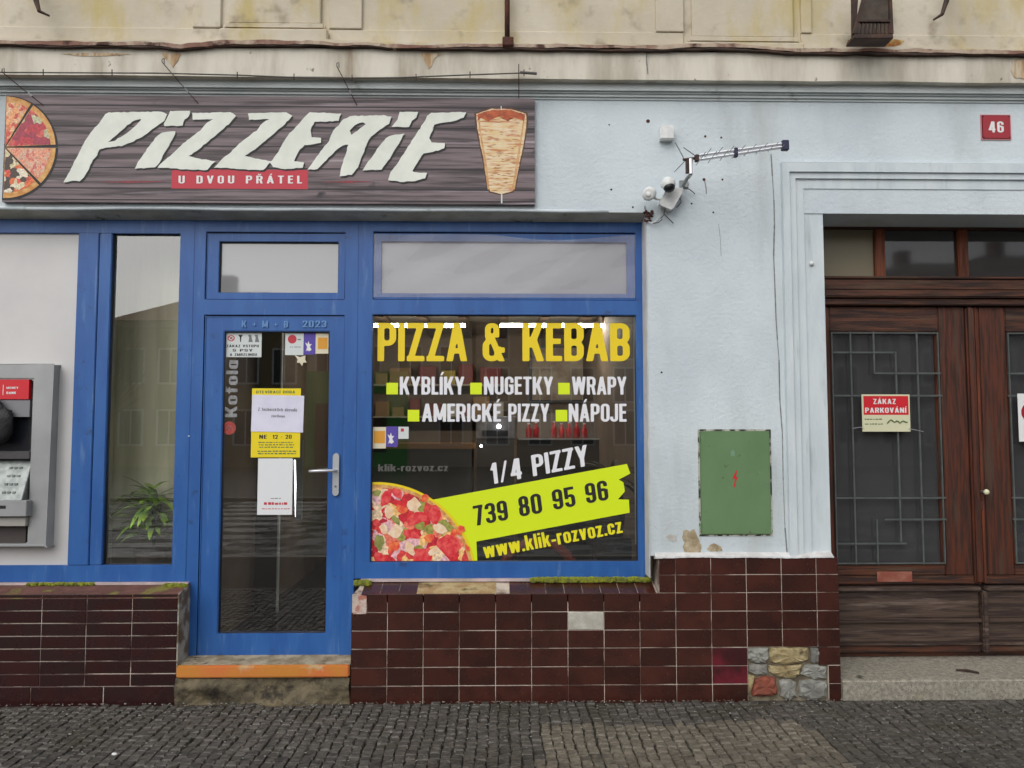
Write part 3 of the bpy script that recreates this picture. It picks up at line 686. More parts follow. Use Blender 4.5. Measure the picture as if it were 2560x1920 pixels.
rock('rubble_stone', [(1310,1315),(1450,1320),(1610,1315),(1590,1390),(1540,1430),(1400,1420),(1320,1370)], MT['stone_tan'], seed=5)
rock('rubble_stone', [(1640,1312),(1760,1310),(1835,1330),(1838,1440),(1720,1440),(1600,1400)], MT['stone_grey'], seed=6)
rock('rubble_brick', [(1185,1450),(1280,1415),(1375,1430),(1388,1580),(1300,1592),(1160,1590)], MT['brick_red'], y0=TY-.004, seed=7)
rock('rubble_stone', [(1410,1450),(1500,1440),(1560,1470),(1570,1600),(1480,1630),(1420,1590)], MT['stone_grey'], seed=8)
rock('rubble_stone', [(1590,1450),(1700,1450),(1836,1460),(1838,1600),(1700,1640),(1590,1600)], MT['stone_grey'], seed=9)
rock('rubble_stone', [(1122,1400),(1180,1412),(1165,1500),(1125,1590)], MT['stone_tan'], seed=10)
# white uneven render edge on top of the pier's tiles
lp = [(x_st - .02 + i*(colx[-1]-x_st-.01)/60) for i in range(61)]
rr = random.Random(4)
edge = MB(); ev = []
for x in lp:
    a = rr.uniform(-1,1)*.0012 + .002*math.sin(x*6) + .0015*math.sin(x*17)
    ev += [(x, TY-.006+rr.uniform(-1,1)*.002, rowz[0]-.004+a), (x, TY-.004, rowz[0]+.006+a), (x, .012, rowz[0]+.030), (x, .03, rowz[0]-.02)]
ef = []
for i in range(60):
    a = i*4; ef += [(a, a+4, a+5, a+1), (a+1, a+5, a+6, a+2), (a+3, a+7, a+4, a)]
edge.add(ev, ef + [(0,1,2,3),(243,242,241,240)])
build('render_edge', edge, M('white_render_edge', lin(214,213,212), lin(192,190,188), 12, .85, .4, 40), B)
# sloping sill in front of the main window
zs0, zs1 = rowz[2]-.004, Z(1450, 1250, FY)
sill_x0, sill_x1 = X(893, 1480, 0), x_st-.005
def slope(x0, x1, dz=0, y0=TY+.003, y1=FY-.002):
    m = MB(); a = (zs1-zs0)/(FY-TY); f = lambda y: zs0 + a*(y-TY) + dz
    return m.hexa([(x0,y0,f(y0)-.05),(x1,y0,f(y0)-.05),(x1,y1,f(y1)-.05),(x0,y1,f(y1)-.05),(x0,y0,f(y0)),(x1,y0,f(y0)),(x1,y1,f(y1)),(x0,y1,f(y1))])
sill = build('window_sill', slope(sill_x0, sill_x1, -.006), MT['grout'], B)
n = 0; xx = sill_x0 + .03
while xx < sill_x1 - .02:
    w = min(.107, sill_x1 - xx); px = 1241 + xx*F/5
    if not (1015 < px < 1238): build('tile', slope(xx, xx+w, 0), MT['tile'], sill)
    xx += .1115
build('bare_mortar', slope(X(1020,1480,0), X(1240,1480,0), -.002), M('bare_mortar_bed', lin(176,158,118), lin(150,120,84), 12, .95, .8, 40, stain=lin(84,74,40), sscale=7, slo=.55, shi=.7), sill)
build('sill_strip', MB().box(sill_x0, xs_r-.01, FY-.03, FY+.03, zs1-.004, zs1+.012), MT['ledge_strip'], B)
# left plinth
lcols = [XL] + [X(v, 1560, TY) for v in (-575,-462,-349,-236,-123,-10,103,215,329,443)]
lrows = [Z(v, 250, TY) for v in (1485,1495,1526.5,1558,1590,1621.5,1653,1685,1716)] 
xe = lcols[-1]
lp_ = build('tiled_plinth', MB().box(XL, xe-.003, GY, FY+.3, -.05, lrows[0]-.002), MT['grout'], B)
tiles(lp_, lcols, lrows, {(i, 0) for i in range(3)}, lambda i, j: MT['tile_dark'])
tiles(lp_, [XL] + [X(v, 1720, TY) for v in (-300,-110,76,258,443)], [lrows[-1], -.02], set(), lambda i, j: MT['tile_dark'])
build('plinth_return', MB().hexa([(xe-.002,TY+.004,-.05),(xe+.006,TY+.006,-.05),(xe+.004,FY+.05,-.05),(xe-.05,FY+.05,-.05),(xe-.002,TY+.004,lrows[0]),(xe+.006,TY+.006,lrows[0]),(xe+.004,FY+.05,lrows[0]+.03),(xe-.05,FY+.05,lrows[0]+.03)]), M('return_mortar', lin(172,168,156), lin(110,96,78), 9, .95, 1.0, 30, lo=.42, hi=.58, stain=lin(58,40,34), sscale=6, slo=.6, shi=.7), B)
zls = Z(1459, 250, FY)
build('window_sill', MB().hexa([(XL,TY+.002,lrows[0]-.03),(xe,TY+.002,lrows[0]-.03),(xe,FY,lrows[0]-.03),(XL,FY,lrows[0]-.03),(XL,TY+.002,lrows[0]),(xe,TY+.002,lrows[0]),(xe,FY,zls),(XL,FY,zls)]), MT['ledge'], B)
build('sill_strip', MB().box(XL, xe, FY-.03, FY+.03, zls-.003, zls+.010), MT['ledge_strip'], B)
# doorstep
sxa, sxb = xe+.008, colx[0]-.003
zst = Z(1664, 650, -.04)
build('threshold_bed', MB().hexa([(sxa,-.03,zst-.05),(sxb,-.03,zst-.05),(sxb,.3,zst-.05),(sxa,.3,zst-.05),(sxa,-.03,zst-.001),(sxb,-.03,zst-.001),(sxb,.3,zst+.02),(sxa,.3,zst+.02)]), MT['mortar'], B)
build('threshold_board', MB().box(sxa, sxb, -.055, -.02, Z(1695, 650, -.055), zst+.002), MT['ochre'], B, bevel=.008, seg=2)
rs = random.Random(12); m = MB(); nx_, nz_ = 60, 10
zr1 = Z(1697, 650, -.05)
for j in range(nz_+1):
    for i in range(nx_+1):
        x = sxa-.01+(sxb-sxa+.01)*i/nx_; z = -.03+(zr1+.03)*j/nz_
        m.v.append((x, -.045 + .022*math.sin(x*7+1)*math.cos(z*30) + rs.uniform(-1,1)*.008 + (.012 if j > 8 else 0), z))
for j in range(nz_):
    for i in range(nx_): a = j*(nx_+1)+i; m.f.append((a, a+1, a+nx_+2, a+nx_+1))
m.box(sxa, sxb, .02, .3, -.03, zr1)
build('doorstep_stone', m, MT['step_stone'], B, smooth=True)
# granite step of the entrance
gx0 = colx[-1]+.002
build('entrance_step', MB().hexa([(gx0,-.02,-.05),(xd_r+.1,-.02,-.05),(xd_r+.1,.5,-.05),(gx0,.5,-.05),(gx0,-.02,.108),(xd_r+.1,-.02,.112),(xd_r+.1,.5,.150),(gx0,.5,.146)]), MT['granite'], B, bevel=.012, seg=3)
# chips in the plaster, holes, crack
chip = M('chipped_plaster', lin(186,172,146), lin(150,134,104), 16, .95, .9, 40, stain=lin(120,108,80), sscale=14, slo=.55, shi=.7)
def chipm(pts, nm='plaster_chip', mt=None): return build(nm, pxprism(c7(pts), -.0025, .004, 1.0, 4), mt or chip, B)
chipm([(530,100),(560,85),(590,105),(630,80),(655,130),(680,190),(698,240),(690,290),(620,300),(545,292),(528,240),(545,200),(525,170)])
chipm([(745,260),(790,215),(830,212),(870,240),(890,280),(840,284),(780,286)])
chipm([(380,150),(420,125),(470,140),(475,190),(440,195),(400,178)], mt=M('thin_chip', lin(186,184,178), lin(168,164,156), 20, .9, .4, 40))
for (hx, hy, r) in ((1620,303,5),(1763,341,3.2),(1803,344,2.8),(1760,449,4),(1806,449,2.6),(1729,509,2.6),(1783,531,2.6),(1582,518,2.6),(1528,474,2.8),(1873,247,2.4),(2093,250,2.8),(2300,250,2.4),(2487,252,2.4),(1654,931,2.6),(1523,312,2)):
    q = P(hx, hy, 0); build('screw_hole', disc(q.x, q.z, r/406, -.0015, .003, 9), MT['rust'] if r > 3 else MT['dark_iron'], B)
for pts, t in (([(1928,385),(1931,440),(1935,500),(1936,560),(1934,640),(1938,720),(1941,800),(1943,850),(1948,900),(1950,1000),(1955,1080),(1958,1200),(1962,1320),(1968,1385)], 1.25),
               ([(1618,128),(1616,150),(1620,185)], 1.3), ([(1762,452),(1765,470),(1766,485)], 1.0), ([(1797,560),(1801,600),(1803,640)], .4)):
    cr_ = MB(); rs = random.Random(3); L_ = [(x+rs.uniform(-.8,.8), y) for x, y in pts]
    Yc = -.0018 if pts[0][1] > 200 else -.1125
    for (a, b), (c, d) in zip(L_, L_[1:]):
        tt = t*rs.uniform(.6, 1.5)
        cr_.prism([[(P(a-tt,b,Yc).x, P(a-tt,b,Yc).z), (P(c-tt,d,Yc).x, P(c-tt,d,Yc).z), (P(c+tt,d,Yc).x, P(c+tt,d,Yc).z), (P(a+tt,b,Yc).x, P(a+tt,b,Yc).z)]], Yc, None)
    build('crack', cr_, MT['crack'], B)
# ---- the blue storefront frames
def RC(x0, x1, z0_, z1): return [(x0,z0_),(x1,z0_),(x1,z1),(x0,z1)]
def bars(m, x0, x1, z0_, z1, tl, tr, tb, tt, y0, y1):
    """a rectangular frame, mitred into one ring"""
    return m.prism([RC(x0, x1, z0_, z1), RC(x0+tl, x1-tr, z0_+tb, z1-tt)], y0, y1)
def frame(name, x0, x1, z0_, z1, tl, tr, tb, tt, y0, y1, parent, bev=.004, mat=None):
    return build(name, bars(MB(), x0, x1, z0_, z1, tl, tr, tb, tt, y0, y1), mat or MT['pvc'], parent, bevel=bev, seg=2)
def fx(px, py=1000): return X(px, py, FY)
def fz(py, px=900): return Z(py, px, FY)
ztop = zl - .014 + .012
# verticals at y=1000 reference: convert from top values (y~560) by using helper at that row
def fxt(px): return X(px, 560, FY)
xA0, xA1 = fxt(-560), fxt(486)
zbA, zbC = zls + .012, zs1 + .013
ztf = Z(547, 900, FY)
g0 = Z(583, 300, FY); g1 = Z(1411, 300, .18)
winA = frame('shop_window', xA0, xA1, zbA, ztf, .1, X(486,1000,FY)-X(451,1000,FY), g1 - zbA, ztf - g0, FY, FY+.07, B)
xm0, xm1, xm2 = fxt(198), fxt(250), fxt(281)
build('mullion', MB().box(xm0, xm1-.0015, FY-.004, FY+.06, g1+.0005, g0-.0005).box(xm1+.0015, xm2, FY+.001, FY+.06, g1+.0005, g0-.0005), MT['pvc'], winA, bevel=.004, seg=2)
build('pane', MB().box(xm2-.005, fxt(452)+.005, FY+.040, FY+.044, g1-.01, g0+.01), MT['glass_pale'], winA)
build('infill_panel', MB().box(xA0+.09, xm0+.002, FY+.022, FY+.05, g1-.005, g0+.005), MT['panel_white'], winA)
gk = bars(MB(), xm2, fxt(452)-.0, g1, g0, .004, .004, .004, .004, FY+.024, FY+.0395); build('gasket', gk, MT['gasket'], winA)
# door unit
xB0, xB1 = xA1 + .0015, fxt(895)
zdl = Z(1641, 650, FY)
zm1, zm0 = Z(749, 690, FY), Z(787, 690, FY)
xl0, xl1 = fxt(516), fxt(864)
zt1 = Z(580, 690, FY)
du = MB().prism([[(xB0,zdl),(xl0,zdl),(xl0,zm0),(xl1,zm0),(xl1,zdl),(xB1,zdl),(xB1,ztf),(xB0,ztf)], RC(xl0,xl1,zm1,zt1)], FY, FY+.07)
door = build('shop_door', du, MT['pvc'], B, bevel=.004, seg=2)
# dark rebate behind the sash joints
build('rebate', bars(MB(), xl0-.01, xl1+.01, zm1-.01, zt1+.01, .03, .03, .03, .03, FY+.02, FY+.05).add([], []), MT['gasket'], door)
tx0, tx1, tz0, tz1 = X(546,665,FY), X(845,665,FY), Z(731, 690, FY), Z(603, 690, FY)
ts = MB(); a, b = xl0+.006, xl1-.004; c, d = zm1+.004, zt1-.010
bars(ts, a, b, c, d, tx0-a, b-tx1, tz0-c, d-tz1, FY+.010, FY+.06)
build('transom_sash', ts, MT['pvc'], door, bevel=.005, seg=2)
build('transom_pane', MB().box(tx0-.005, tx1+.005, FY+.040, FY+.044, tz0-.005, tz1+.005), MT['glass_frost'], door)
build('gasket', bars(MB(), tx0, tx1, tz0, tz1, .004, .004, .003, .005, FY+.024, FY+.0395), MT['gasket'], door)
dl0, dl1, dz0, dz1 = xl0+.006, xl1-.004, zdl+.008, zm0-.009
gx0_, gx1_ = X(551,1200,FY), X(818,1200,FY); gz0, gz1 = Z(1585, 690, FY), Z(828, 690, FY)
lf = bars(MB(), dl0, dl1, dz0, dz1, gx0_-dl0, dl1-gx1_, gz0-dz0, dz1-gz1, FY+.010, FY+.066)
build('door_leaf', lf, MT['pvc'], door, bevel=.005, seg=2)
build('rebate', MB().box(xl0-.006, xl0+.012, FY+.03, FY+.05, zdl, zm0).box(xl1-.012, xl1+.006, FY+.03, FY+.05, zdl, zm0).box(xl0+.0125, xl1-.0125, FY+.03, FY+.05, zm0-.012, zm0+.006), MT['gasket'], door)
build('door_pane', MB().box(gx0_-.005, gx1_+.005, FY+.040, FY+.044, gz0-.005, gz1+.005), MT['glass'], door)
build('gasket', bars(MB(), gx0_, gx1_, gz0, gz1, .004, .004, .003, .005, FY+.024, FY+.0395), MT['gasket'], door)
build('threshold_strip', MB().box(xB0+.02, xB1-.01, FY-.015, FY+.07, zdl-.028, zdl-.001), MT['alu'], door, bevel=.003)
# door handle
hz = lambda py: Z(py, 840, FY)
hx = lambda px: X(px, 1180, FY)
hp = MB(); cx = (hx(832)+hx(848))/2; wd = (hx(848)-hx(832))/2; za, zb_ = hz(1239), hz(1133)
out = [(cx+wd*math.cos(t), zb_-wd+wd*math.sin(t)) for t in [math.pi*k/8 for k in range(9)]] + [(cx+wd*math.cos(t), za+wd+wd*math.sin(t)) for t in [math.pi+math.pi*k/8 for k in range(9)]]
hp.prism([out], FY-.008, FY+.004)
build('handle_plate', hp, MT['handle'], door, bevel=.002)
zh = hz(1176)
build('handle', MB().tube([(cx, FY, zh), (cx, FY-.045, zh), (cx-.012, FY-.056, zh), (hx(790), FY-.056, zh-.002), (hx(777), FY-.052, zh-.003)], [.009,.009,.010,.0095,.008], 10), MT['handle'], door, smooth=True)
build('keyhole', disc(cx, hz(1216), .008, FY-.010, FY, 14), MT['zinc'], door)
# chalk blessing on the door's top rail
cm = M('chalk', lin(104,142,190), rough=.9)
pxletters('chalk_writing', 'K + M + B', 604, 818, 720, 819, 17, FY+.0015, cm, door, gap=.2)
pxletters('chalk_writing', '2023', 756, 818, 816, 818, 17, FY+.0015, cm, door, gap=.12)
# main window
xC0, xC1 = xB1+.0015, xs_r-.008
cg0, cg1 = X(928,1100,FY), X(1593,1100,FY); cz0, cz1 = Z(1405,1260,FY), Z(787,1260,FY)
tt0, tt1 = Z(750, 1260, FY), Z(580, 1260, FY)
cu = MB().prism([RC(xC0,xC1,zbC,ztf), RC(cg0,cg1,cz0,cz1), RC(cg0,cg1,tt0,tt1)], FY, FY+.07)
winC = build('shop_window', cu, MT['pvc'], B, bevel=.004, seg=2)
a, b = cg0+.006, cg1-.004; c, d = tt0+.004, tt1-.010
q0, q1, r0, r1 = X(952,665,FY), X(1568,665,FY), Z(733,1260,FY), Z(603,1260,FY)
build('transom_sash', bars(MB(), a, b, c, d, q0-a, b-q1, r0-c, d-r1, FY+.010, FY+.06), MT['pvc'], winC, bevel=.005, seg=2)
build('transom_pane', MB().box(q0-.005, q1+.005, FY+.040, FY+.044, r0-.005, r1+.005), MT['glass_frost'], winC)
build('pane', MB().box(cg0-.005, cg1+.005, FY+.040, FY+.044, cz0-.005, cz1+.005), MT['glass'], winC)
build('gasket', bars(MB(), cg0, cg1, cz0, cz1, .004, .004, .003, .005, FY+.024, FY+.0395), MT['gasket'], winC)
build('gasket', bars(MB(), a-.003, b+.003, c-.003, d+.006, .006, .006, .004, .008, FY+.03, FY+.05), MT['gasket'], winC)
build('drain_cap', MB().box(xB0-.006, xB0+.004, FY-.006, FY+.002, Z(1090,480,FY)-.004, Z(1090,480,FY)+.004), MT['alu'], winA)
# plastic film over the big transom
fm = MB(); nx_, nz_ = 40, 12; fxa, fxb, fza, fzb = X(934,665,FY), X(1588,665,FY), Z(744,1260,FY), Z(588,1260,FY)
for j in range(nz_+1):
    for i in range(nx_+1):
        u, v = i/nx_, j/nz_
        fm.v.append((fxa+(fxb-fxa)*u, FY-.004 - .012*(.5+.5*math.sin(u*9+v*5))*v - .006*math.sin(u*23-v*11)*v*(1-v*.5), fza+(fzb-fza)*v - (.03*math.sin(min(1, max(0, (u-.45)/.5))*math.pi)*(v > .99))))
for j in range(nz_):
    for i in range(nx_): a = j*(nx_+1)+i; fm.f.append((a, a+1, a+nx_+2, a+nx_+1))
build('protective_film', fm, MT['film'], None, smooth=True, label='clear wrinkled plastic film taped over the transom above the big lettered window', cat='plastic film', origin=(0, FY, fza))
# ================================================================== THE OLD ENTRANCE DOOR
EY = .33
E_ = build('entrance_door', MB().box(X(2050,700,EY), xd_r+.05, EY+.06, EY+.2, .1, zd+.02), MT['wood_h'], B)
def ex(px, py=1000): return X(px, py, EY)
def ez(py, px=2300): return Z(py, px, EY)
ec = (xd_l + xd_r)/2
exc = X(2440, 1000, EY)
def ebox(nm, x0, x1, z0_, z1, y0, y1, mat, bev=.006): return build(nm, MB().box(x0, x1, y0, y1, z0_, z1), MT[mat], E_, bevel=bev, seg=2)
eL, eR = X(2056, 560, EY)-.02, 2*exc - X(2056, 560, EY)+.02
build('entrance_soffit', MB().hexa([(xd_l-.01,.07,zd-.002),(xd_r+.01,.07,zd-.002),(xd_r+.01,EY-.06,zd-.03),(xd_l-.01,EY-.06,zd-.03),(xd_l-.01,.07,zd+.03),(xd_r+.01,.07,zd+.03),(xd_r+.01,EY-.06,zd+.03),(xd_l-.01,EY-.06,zd+.03)]), MT['soffit'], B)
ebox('head_rail', eL, eR, ez(572), ez(520), EY-.01, EY+.07, 'wood_h')
ebox('transom_rail', eL, eR, ez(728), ez(700), EY-.035, EY+.06, 'wood_h', .008)
ebox('transom_moulding', eL, eR, ez(746), ez(729), EY-.05, EY+.06, 'wood_h', .008)
build('transom_rail', MB().box(eL, eR, EY-.02, EY+.06, ez(764), ez(747)), MT['wood_h'], E_, bevel=.006)
ebox('transom_sill', eL, eR, ez(699.5), ez(694), EY-.045, EY+.06, 'wood_h', .003)
px_t0, px_t1 = ez(693.5), ez(572.5)
mull = [(2188, 2214), (2396, 2422)]
ms_ = []
for a, b in mull:
    ms_.append((ex(a, 630), ex(b, 630))); 
cxm = exc
ms_ += [(2*cxm - b, 2*cxm - a) for a, b in ms_[:1]]
for a, b in ms_: ebox('transom_mullion', a, b, px_t0, px_t1, EY+.0, EY+.055, 'wood_orange')
edges = [eL+.01] + [v for p in sorted(ms_) for v in p] + [eR-.01]
for k in range(0, len(edges)-1, 2):
    build('transom_pane', MB().box(edges[k]-.002, edges[k+1]+.002, EY+.03, EY+.034, px_t0, px_t1), MT['glass_tan' if k == 0 else 'glass_dark'], E_)
build('dark_backing', MB().box(eL, eR, EY+.052, EY+.0585, px_t0-.02, px_t1+.02), M('dark_hall', lin(66,62,60), rough=.9), E_)
# leaves: left and (mirrored) right
ztr, zbt = ez(766), ez(1632)
LY = EY+.02
gl0, gl1, gzb, gzt = ex(2084, 1100), ex(2358, 1100), ez(1412), ez(829)
def leaf_parts(sgn):
    f = (lambda x: x) if sgn > 0 else (lambda x: 2*exc - x)
    def bb(nm, x0, x1, z0_, z1, y0, y1, mat, bev=.006):
        x0, x1 = sorted((f(x0), f(x1))); return ebox(nm, x0, x1, z0_, z1, y0, y1, mat, bev)
    bb('door_top_rail', gl0-.001, gl1+.001, gzt+.001, ztr, LY, LY+.05, 'wood_h')
    bb('door_stile', eL+.012, gl0-.002, ez(1440), ztr, LY, LY+.05, 'wood_v')
    bb('door_stile', gl1+.002, exc-.047, ez(1440), ztr, LY, LY+.05, 'wood_v')
    bb('glass_bead', gl0, gl0+.018, gzb, gzt, LY+.008, LY+.05, 'wood_v', .004); bb('glass_bead', gl1-.018, gl1, gzb, gzt, LY+.008, LY+.05, 'wood_v', .004)
    bb('door_middle_rail', eL+.012, exc-.03, ez(1462), ez(1441), LY, LY+.05, 'wood_h')
    bb('door_middle_rail', gl0, gl1, ez(1440), gzb, LY+.004, LY+.05, 'wood_h')
    bb('drip_moulding', eL+.012, exc-.02, ez(1477), ez(1467), LY-.04, LY+.04, 'wood_grey', .005)
    bb('door_panel', eL+.012, exc-.02, ez(1546), ez(1477.5), LY-.004, LY+.04, 'wood_grey', .004)
    bb('drip_moulding', eL+.012, exc-.02, ez(1556), ez(1546.5), LY-.035, LY+.04, 'wood_grey', .005)
    bb('door_panel', eL+.012, exc-.02, ez(1606), ez(1556.5), LY-.002, LY+.04, 'wood_grey', .004)
    bb('drip_moulding', eL+.012, exc-.02, ez(1613), ez(1606.5), LY-.03, LY+.04, 'wood_grey', .004)
    bb('door_bottom_rail', eL+.012, exc-.02, zbt, ez(1613.5), LY-.01, LY+.04, 'wood_h', .005)
    x0, x1 = sorted((f(gl0), f(gl1)))
    build('door_pane', MB().box(x0, x1, LY+.03, LY+.034, gzb, gzt), MT['glass_dark'], E_)
    build('dark_backing', MB().box(x0+.001, x1-.001, LY+.036, LY+.0395, gzb+.001, gzt-.001), M('dark_grey_blind', lin(64,64,70), lin(48,48,53), 3, .8), E_)
    t = .0055; gy = LY-.012
    gi = MT['grille']
    V = [(2127,829,1412),(2185,829,935),(2201,1299,1412),(2239,879,1355),(2293,829,1412)]
    Hh = [(2080,2240,881),(2185,2356,933),(2080,2358,989),(2080,2358,1245),(2201,2358,1299),(2080,2257,1359)]
    for (a, y0, y1) in V:
        xq_ = f(X(a if a != 2201 else 2194, 829 if a != 2201 else 1300, EY)); build('grille_bar', MB().box(xq_-t, xq_+t, gy, gy+.011, ez(y1), ez(y0)), gi, E_)
    for (a, b, y) in Hh:
        x0, x1 = sorted((f(ex(a+4)), f(ex(b)))); zz = ez(y); build('grille_bar', MB().box(x0, x1, gy-.003, gy+.006, zz-t, zz+t), gi, E_)
    bars_ = bars(MB(), min(f(gl0), f(gl1))+.004, max(f(gl0), f(gl1))-.004, gzb+.004, gzt-.004, .009, .009, .009, .009, gy-.001, gy+.010)
    build('grille_frame', bars_, gi, E_)
MT['grille'] = M('grille_iron', lin(70,76,73), lin(86,90,88), 14, .7)
leaf_parts(1); leaf_parts(-1)
ebox('meeting_stile', exc-.046, exc+.012, ez(1460), ztr, LY-.022, LY+.05, 'wood_v', .012)
ebox('meeting_stile', exc+.014, exc+.045, ez(1460), ztr, LY-.004, LY+.05, 'wood_orange', .008)
ebox('meeting_foot', exc-.018, exc+.02, zbt+.004, ez(1478), LY-.045, LY+.05, 'wood_grey', .008)
q = P(2465, 1230, LY-.05)
build('door_knob', MB().ball((q.x, LY-.055, q.z), .019, .016, .019, 16, 10), MT['cream_sign'], E_, smooth=True)
build('knob_stem', MB().tube([(q.x, LY-.045, q.z), (q.x, LY+.01, q.z)], .008, 10), MT['zinc'], E_)
build('key_plate', MB().box(q.x-.018, q.x+.006, LY-.006, LY, q.z-.125, q.z-.06), MT['rust'], E_, bevel=.003)
build('mail_slot', MB().box(X(2192,1441,LY), X(2280,1441,LY), LY-.006, LY+.001, Z(1455,2235,LY), Z(1429,2235,LY)), M('mail_slot_red', lin(136,72,58), lin(160,110,90), 10, .6), E_, bevel=.003)
# ================================================================== THE SHOP SIGN
SY = -.034
S_ = thing('shop_sign', (X(670, 508, SY), SY, Z(508, 670, SY)), 'long pizzeria sign board printed with grey planks, big pale letters, pizza and kebab', 'sign')
s0, s1, t0, t1 = X(10,370,SY), X(1337,370,SY), Z(508,670,SY), Z(241,670,SY)
build('sign_board', MB().box(s0, s1, SY, -.004, t0, t1), MT['boards'], S_)
sm = MB()
for y in (266, 318, 366, 421, 472, 501): sm.box(s0, s1, SY-.0006, SY-.0001, Z(y,670,SY)-.0048, Z(y,670,SY)+.0034)
build('printed_joint', sm, MT['board_line'], S_)
def c1(pts, dx=0): return [((x+dx)/2.572, y/2.572) for x, y in pts]
def c2(pts): return [(700+x/2.458, y/2.458) for x, y in pts]
Zp = [(1235,730),(1480,722),(1520,745),(1470,800),(1400,860),(1340,910),(1280,960),(1215,1005),(1280,1020),(1385,1040),(1360,1060),(1335,1095),(1180,1090),(1100,1082),(1015,1078),(1060,1030),(1110,990),(1150,950),(1220,890),(1290,840),(1330,790),(1370,768),(1240,772)]
LT = [
 [c1([(700,725),(860,722),(1040,718),(1075,735),(1060,775),(1000,820),(930,870),(860,910),(780,940),(690,950),(640,960),(625,1000),(600,1030),(575,1085),(540,1140),(515,1165),(450,1165),(410,1175),(440,1120),(480,1040),(520,960),(560,890),(610,820),(650,780),(680,735)]), c1([(910,765),(870,775),(820,805),(780,840),(740,880),(695,915),(740,905),(800,870),(860,820),(905,780)])],
 [c1([(1095,715),(1225,712),(1215,750),(1185,770),(1175,810),(1060,812),(1055,795),(1080,755)])],
 [c1([(1060,848),(1130,845),(1120,880),(1085,940),(1050,1000),(1030,1045),(1000,1078),(870,1085),(890,1040),(925,990),(960,940),(1000,890),(1040,855)])],
 [c1(Zp)], [c1(Zp, 362)],
 [c2([(185,690),(375,700),(360,745),(215,750),(205,765),(190,800),(195,845),(255,850),(250,880),(150,895),(125,920),(100,960),(85,990),(150,1000),(140,1030),(30,1040),(-40,1030),(-60,1000),(-20,950),(20,880),(60,820),(110,770),(150,720)])],
 [c2([(390,735),(430,715),(640,710),(685,720),(670,760),(630,790),(560,840),(535,880),(510,950),(480,1030),(440,1075),(365,1085),(375,1040),(400,960),(420,890),(385,895),(340,930),(300,970),(270,1000),(230,1040),(170,1045),(200,1000),(250,930),(300,870),(330,800),(360,770)]), c2([(510,752),(460,770),(428,805),(440,828),(480,805),(525,765)])],
 [c2([(735,688),(850,690),(840,720),(810,745),(795,782),(685,780),(705,755),(725,735)])],
 [c2([(690,830),(765,822),(740,870),(700,930),(665,990),(625,1042),(510,1050),(530,1010),(570,960),(610,900),(650,850)])],
 [c2([(930,695),(1145,690),(1130,725),(1050,750),(980,760),(950,770),(930,800),(945,785),(915,850),(935,875),(1015,880),(1010,915),(940,935),(885,945),(850,990),(815,1050),(825,1060),(905,1065),(890,1095),(850,1110),(760,1120),(665,1110),(680,1060),(740,980),(790,900),(840,820),(880,760),(905,715)])],
]
for i, loops in enumerate(LT):
    big = [pxpoly(l, SY, 1.0, 7) for l in loops]
    k = 1/406.
    build('letter_shadow', MB().prism([[(x+3.2*k, z-4.0*k) for x, z in l] for l in big], SY-.0014-.0001*i, None), MT['print_black'], S_)
    build('letter', MB().prism(big, SY-.0032-.0001*i, SY-.0026-.0001*i), MT['sign_letter'], S_)
build('label_strip', boxpx(429, 424, 770, 472, SY-.0008, SY-.0002), MT['sign_red'], S_)
pxletters('strip_lettering', 'U DVOU PŘÁTEL', 446, 458.5, 755, 458.5, 20, SY-.0022, MT['white'], S_, gap=.3)
for (x0, x1, y) in ((240, 425, 455), (800, 938, 455)):
    build('red_brush_stroke', pxprism([(x0, y), ((x0+x1)/2, y-3.5), (x1, y-1), ((x0+x1)/2, y+2.5)], SY-.0008, None), MT['dim_red'], S_)
# printed quarter pizzas
ctr = (12, 368)
def sector(a0, a1, r, c=ctr, inner=0):
    n = 10; pts = [(c[0]+inner*math.cos(R_((a0+a1)/2)), c[1]-inner*math.sin(R_((a0+a1)/2)))]
    for k in range(n+1):
        t = R_(a0+(a1-a0)*k/n); pts.append((c[0]+r*math.cos(t), c[1]-r*math.sin(t)))
    return pts
for (a0, a1, mk_) in ((59, 88, 'pizza_a'), (3, 56, 'pizza_b'), (-45, -1, 'pizza_c'), (-92, -48, 'pizza_d')):
    build('pizza_shadow', pxprism(sector(a0-2, a1+1, 131, (14,370)), SY-.0008, None), MT['print_black'], S_)
    build('pizza_slice', pxprism(sector(a0, a1, 127, ctr, 3), SY-.0018, None), MT['crust'], S_)
    build('pizza_topping', pxprism(sector(a0+.5, a1-.5, 114, ctr, 5), SY-.0026, None, .8, 6), MT[mk_], S_)
